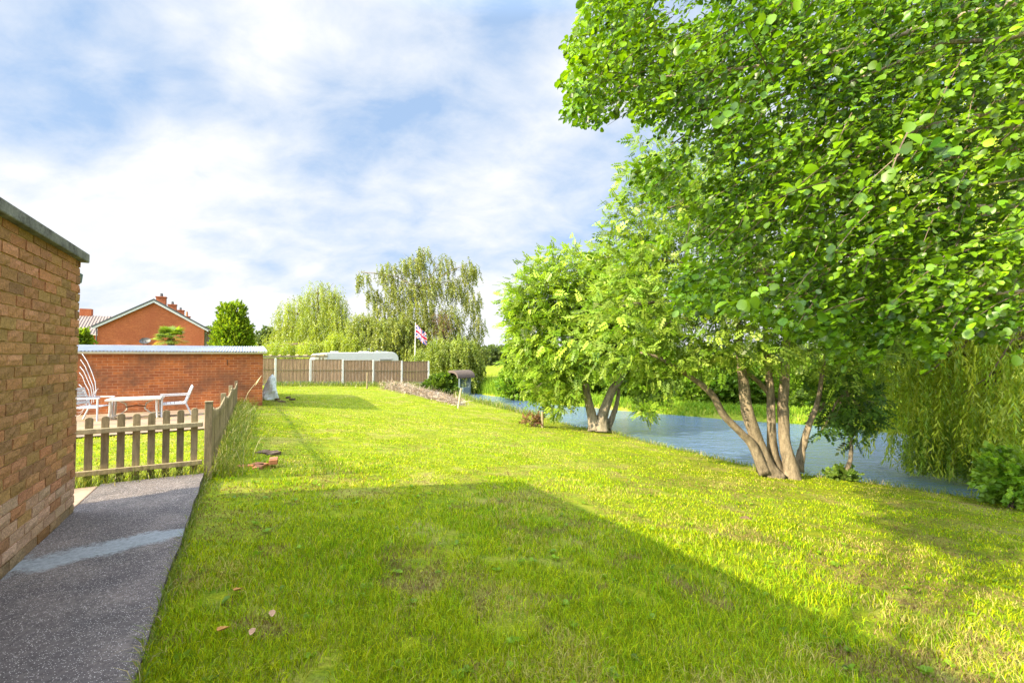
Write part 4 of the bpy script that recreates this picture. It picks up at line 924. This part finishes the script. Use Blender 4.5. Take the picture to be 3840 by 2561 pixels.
for k in range(80):
    an = R.uniform(0, 6.28); el = R.uniform(-.4, 1.2); L = R.uniform(.65, .95); pv2 = []; pf2_ = []
    d0 = Vector((math.cos(an) * math.cos(el), math.sin(an) * math.cos(el), math.sin(el))); sd_ = Vector((-math.sin(an), math.cos(an), 0)); up_ = sd_.cross(d0)
    c0 = hd - bp_; hub = c0 + d0 * L * .5
    for j in range(13):
        t = (j - 6) / 6 * 1.25; dd = (d0 * math.cos(t) + sd_ * math.sin(t)); tip = hub + dd * L * .62 * (1 - .18 * abs(t)) + Vector((0, 0, -.14 * L)); i = len(pv2)
        s_ = dd.cross(up_).normalized() * .028 if dd.cross(up_).length else sd_ * .02
        m_ = hub.lerp(tip, .5) + Vector((0, 0, .06)); pv2 += [hub, m_ + s_, tip, m_ - s_]; pf2_.append((i, i + 1, i + 2, i + 3))
    i = len(pv2); pv2 += [c0 + sd_ * .02, hub + sd_ * .012, hub - sd_ * .012, c0 - sd_ * .02]; pf2_.append((i, i + 1, i + 2, i + 3))
    cc = np.array((.19, .26, .04)) * R.uniform(.7, 1.6) if el > -.1 or R.random() < .3 else np.array((.42, .24, .05)) * R.uniform(.8, 1.2)
    mesh_obj('frond', np.array(pv2), np.array(pf2_), LEAF, pt, col=np.repeat(cc[None], len(pv2), 0))
bush('bright green bush between the near brick wall and the brown tiled house', 83, 340, 30, 5, 8, 380, .28, (.12, .20, .015), (.22, .28, .02))
# distant field trees and hedge
for k, (u, v, Y, ru, rv, lab) in enumerate(((492, 358, 95, 14, 8, 'grey-green hedgerow tree far beyond the river, nearest the birch'), (512, 356, 110, 12, 9, 'rounded far-off tree in the gap between birch and riverside tree'),
        (530, 352, 120, 12, 8, 'taller far-off tree behind the riverside tree crown'), (268, 340, 75, 8, 10, 'thin far-off tree between conifer and willow'), (257, 346, 80, 10, 8, 'low far-off tree right behind the conifer'), (212, 342, 80, 10, 12, 'dark far-off tree behind the end of the terrace roof'))):
    bush(lab, u, v, Y, ru, rv, 420, Y * .013, (.10, .15, .05), (.15, .19, .07), name='field_tree', cat='tree', group='far-off field trees')
fw = []
for k in range(70):
    u = R.uniform(-100, 1150); Y = R.uniform(260, 420); p = at(u, 353, Y); fw.append((p.x, p.y, gz(p.x, p.y) + 2.2, R.uniform(6, 14), 5, R.uniform(2.2, 3.8)))
q, d, _ = in_lumps(fw, 9000, .5); q[:, 2] = np.maximum(q[:, 2], H(q[:, 0], q[:, 1])); v_, f_ = scatter(T_CLUMP, q, d + np.array((0, 0, .5)), 3.2)
tag(crown('far_wood', [(v_, f_, tint(9000, len(T_CLUMP[0]), (.10, .14, .075), (.16, .19, .10), .12))], LEAF), 'line of far-off woods and hedges along the horizon', 'wood', kind='stuff')
# tree standing behind the near garage: its dappled shade falls on the lawn at the far side
bs_ = on_ground(PA(.2, -6.6)); ls = []
for u, v, rr_ in ((906, 522, .24), (945, 534, .32), (985, 545, .34), (1000, 570, .2), (880, 494, .2)):
    g_ = gp(u, v); t_ = random.uniform(10.5, 12.5); q = g_ - sd * t_; ls.append((q.x, q.y, q.z, rr_, rr_, rr_))
tree('garden_tree', 'leafy garden tree behind the near garage, shading the lawn', 'tree', bs_, ls, [([bs_, bs_ + Vector((.2, .2, 2)), bs_ + Vector((.6, .4, 3.6))], [.12, .09, .05])], ash_crown(ls, 240, .22, (.11, .2, .015), (.2, .28, .03), .1), BARK, r0=.03)
#@@GRASS
# ------------------------------------------------------------------ grass and weeds
def blades(P, hgt, wid, lean, colr, name, label, cat):
    n = len(P); an = R.uniform(0, 6.283, n); s = np.stack([np.cos(an), np.sin(an), np.zeros(n)], 1) * wid[:, None]
    l2 = R.uniform(0, 6.283, n); ld = np.stack([np.cos(l2), np.sin(l2), np.zeros(n)], 1) * (lean * hgt)[:, None]; up = np.zeros((n, 3)); up[:, 2] = hgt
    V = np.stack([P - s, P + s, P + s * .75 + up * .55 + ld * .3, P - s * .75 + up * .55 + ld * .3, P + up * (1 - .35 * lean[:, None] ** 2) + ld], 1)
    b = np.arange(n)[:, None] * 5; Fq = b + np.array([[0, 1, 2, 3]]); Ft = b + np.array([[3, 2, 4, 4]])
    me_f = np.concatenate([Fq, Ft[:, :4]])
    V = V.reshape(-1, 3); m = bpy.data.meshes.new(name); m.vertices.add(len(V)); m.vertices.foreach_set('co', V.astype(np.float32).ravel())
    loops = np.concatenate([Fq.ravel(), (b + np.array([[3, 2, 4]])).ravel()]).astype(np.int32); m.loops.add(len(loops)); m.loops.foreach_set('vertex_index', loops)
    m.polygons.add(2 * n); m.polygons.foreach_set('loop_start', np.concatenate([np.arange(n) * 4, n * 4 + np.arange(n) * 3]).astype(np.int32)); m.update(calc_edges=True)
    ca = m.color_attributes.new('col', 'FLOAT_COLOR', 'POINT'); c4 = np.ones((n * 5, 4), np.float32); c4[:, :3] = np.repeat(colr, 5, 0); ca.data.foreach_set('color', c4.ravel())
    m.materials.append(GRASS); o = bpy.data.objects.new(name, m); COL.objects.link(o); return tag(o, label, cat, kind='stuff')
def lawn_pts(n, r0, r1):
    r = r0 * np.exp(R.random(n) * math.log(r1 / r0)); t = R.uniform(-.95, .95, n); x, y = r * np.sin(t), r * np.cos(t)
    return x, y, r
x, y, r = lawn_pts(430000, 1.3, 34)
a_ = x * A[0] + y * A[1]; b_ = x * B[0] + y * B[1]; nbk = np.interp(a_, *NEAR)
lawn = (b_ > -.345) & (b_ < nbk + .35) & (a_ < 30.5) & ~((a_ > 16.2) & (b_ < .55) & (a_ < 22)); gard = (b_ < -.40) & (a_ > 6.35) & (a_ < 11.1) & (b_ > -7)
dry = vnoise(x, y, 1.1, 41) * .55 + vnoise(x, y, 3.3, 43) * .45
bare = vnoise(x, y, 2.3, 51) * .5 + vnoise(x, y, 6.0, 53) * .5
keep = (lawn | gard) & (bare + .30 * R.random(len(x)) < .86)
x, y, r, dry, bare, a_, b_ = (q[keep] for q in (x, y, r, dry, bare, a_, b_)); n = len(x)
lush = np.clip(vnoise(x, y, .9, 61) * 1.2 - .2, 0, 1)
worn = np.clip((vnoise(x, y, 1.7, 81) * .55 + vnoise(x, y, 5.1, 83) * .45 - .56) * 9, 0, 1)
hg = (.030 + .060 * lush * R.random(n) + .030 * R.random(n)) * np.interp(r, [2, 3.5, 5, 9], [1.0, .95, .75, .55])
straw = R.random(n) < np.clip((dry - .52) * 2.4, .03, .5)
g = np.array((.25, .375, .006))[None] * (1 - lush[:, None]) + np.array((.16, .335, .006))[None] * lush[:, None]
yel = R.random((n, 1)) ** 1.5; g = g * (1 - yel) + np.array((.47, .475, .008))[None] * yel
wc_ = (R.random(n) < worn * .8)[:, None]
hg = hg * (1 - .45 * worn)
c = np.where(wc_, np.array((.20, .145, .06))[None] * R.uniform(.5, 1.7, (n, 1)), np.where(straw[:, None], np.array((.52, .44, .13))[None] * R.uniform(.45, 1.2, (n, 1)), g * R.uniform(.38, 1.45, (n, 1))))
blades(np.stack([x, y, H(x, y) - .004], 1), hg, .0021 * np.maximum(1, (r / 2.6)) ** .72, R.uniform(.2, 1.2, n), c, 'lawn_grass', 'short mown grass with straw-coloured patches covering the lawn', 'grass')
# unmown weeds along the picket fences, path end and bank
X = []; Hh = []
for k in range(6400):
    q = R.random()
    if q < .52:
        a0 = R.uniform(6.3, 16.2); p = PA(a0, fb_(a0) + abs(R.normal()) * .17 + .02); h = R.uniform(.12, .50) * (1 - .3 * R.random())
    elif q < .74: p = PA(6.24 + R.normal() * .07, R.uniform(-2.2, -.33)); h = R.uniform(.08, .34)
    else: p = PA(R.uniform(-1, 6.2), -.352 + abs(R.normal()) * .03 - .02); h = R.uniform(.04, .12)
    X.append(p); Hh.append(h)
for k in range(6500):
    a0 = R.uniform(2, 24); b0 = np.interp(a0, *NEAR) + R.normal() * .22 + .1; tall = .8 if a0 > 15.5 else .28
    X.append(PA(a0, b0)); Hh.append(R.uniform(.10, .55) * tall + .04)
for k in range(2200):
    p = tf0 + Vector((B[0], B[1], 0)) * R.uniform(-.5, 9) - Vector((A[0], A[1], 0)) * abs(R.normal()) * .6; X.append(p); Hh.append(R.uniform(.1, .45))
X = np.array(X); Hh = np.array(Hh); X[:, 2] = H(X[:, 0], X[:, 1]) - .01; n = len(X)
t = R.random((n, 1)); c = np.array((.10, .18, .02)) * (1 - t) + np.array((.26, .29, .06)) * t; c = np.where(R.random((n, 1)) < .14, np.array((.42, .36, .20)), c)
rr = np.hypot(X[:, 0], X[:, 1])
blades(X, Hh, .0028 * np.maximum(1, rr / 5) ** .8, R.uniform(.3, 1.1, n), c, 'long_grass', 'uncut long grass and weeds along fences and river bank', 'long grass')
n = 280; x, y, r = lawn_pts(n, 1.5, 9); b_ = x * B[0] + y * B[1]; ok = (b_ > -.25) & (b_ < 9); x, y = x[ok], y[ok]; n = len(x); k = 6
px_, py_ = np.repeat(x, k), np.repeat(y, k); an = np.tile(np.arange(k) * 1.047, n) + R.uniform(0, 1, n * k)
ax = np.stack([np.cos(an), np.sin(an), R.uniform(.2, .8, n * k)], 1); q = np.stack([px_, py_, H(px_, py_) + .012], 1)
v_, f_ = scatter(T_ROUND, q, ax, R.uniform(.018, .045, n * k), .9, np.repeat(np.array([[0, 0, 1.0]]), n * k, 0))
tag(crown('lawn_weeds', [(v_, f_, tint(n * k, len(T_ROUND[0]), (.15, .26, .01), (.20, .32, .012), .2))], LEAF), 'small broad-leaved weeds scattered through the mown lawn', 'weeds', kind='stuff')
# reeds and growth of the far bank
X = []; Hh = []
for k in range(26000):
    a0 = R.uniform(2, 45); b0 = np.interp(a0, *FAR) + abs(R.normal()) * 1.6 - .25; X.append(PA(a0, b0)); hm = vnoise(a0, b0 * .5, .45, 88); Hh.append(R.uniform(.10, .35) + .45 * hm ** 2 + (.55 * R.random() if 22 < a0 < 38 else 0))
X = np.array(X); Hh = np.array(Hh); X[:, 2] = H(X[:, 0], X[:, 1]) - .02; n = len(X); t = R.random((n, 1)); c = np.array((.12, .25, .018)) * (1 - t) + np.array((.27, .38, .03)) * t
blades(X, Hh, np.full(n, .020), R.uniform(.1, .8, n), c, 'bank_reeds', 'reeds and lush growth along the far river bank', 'reeds')
# one tall grass stalk by the fence end
p = PA(14.6, -.10); p.z = gz(p.x, p.y); q = at(261.5, 375, 13.0)
tag(MB().tube([p, p.lerp(q, .5) + Vector((-.05, 0, .05)), q], [.008, .007, .004], 5).tube([p.lerp(q, .72), p.lerp(q, .85), q], [.006, .016, .004], 6).build('grass_stalk', simple('straw', (.50, .42, .22), .15), smooth=True),
    'single tall straw-coloured seed stalk leaning beside the low garage wall', 'grass stalk')
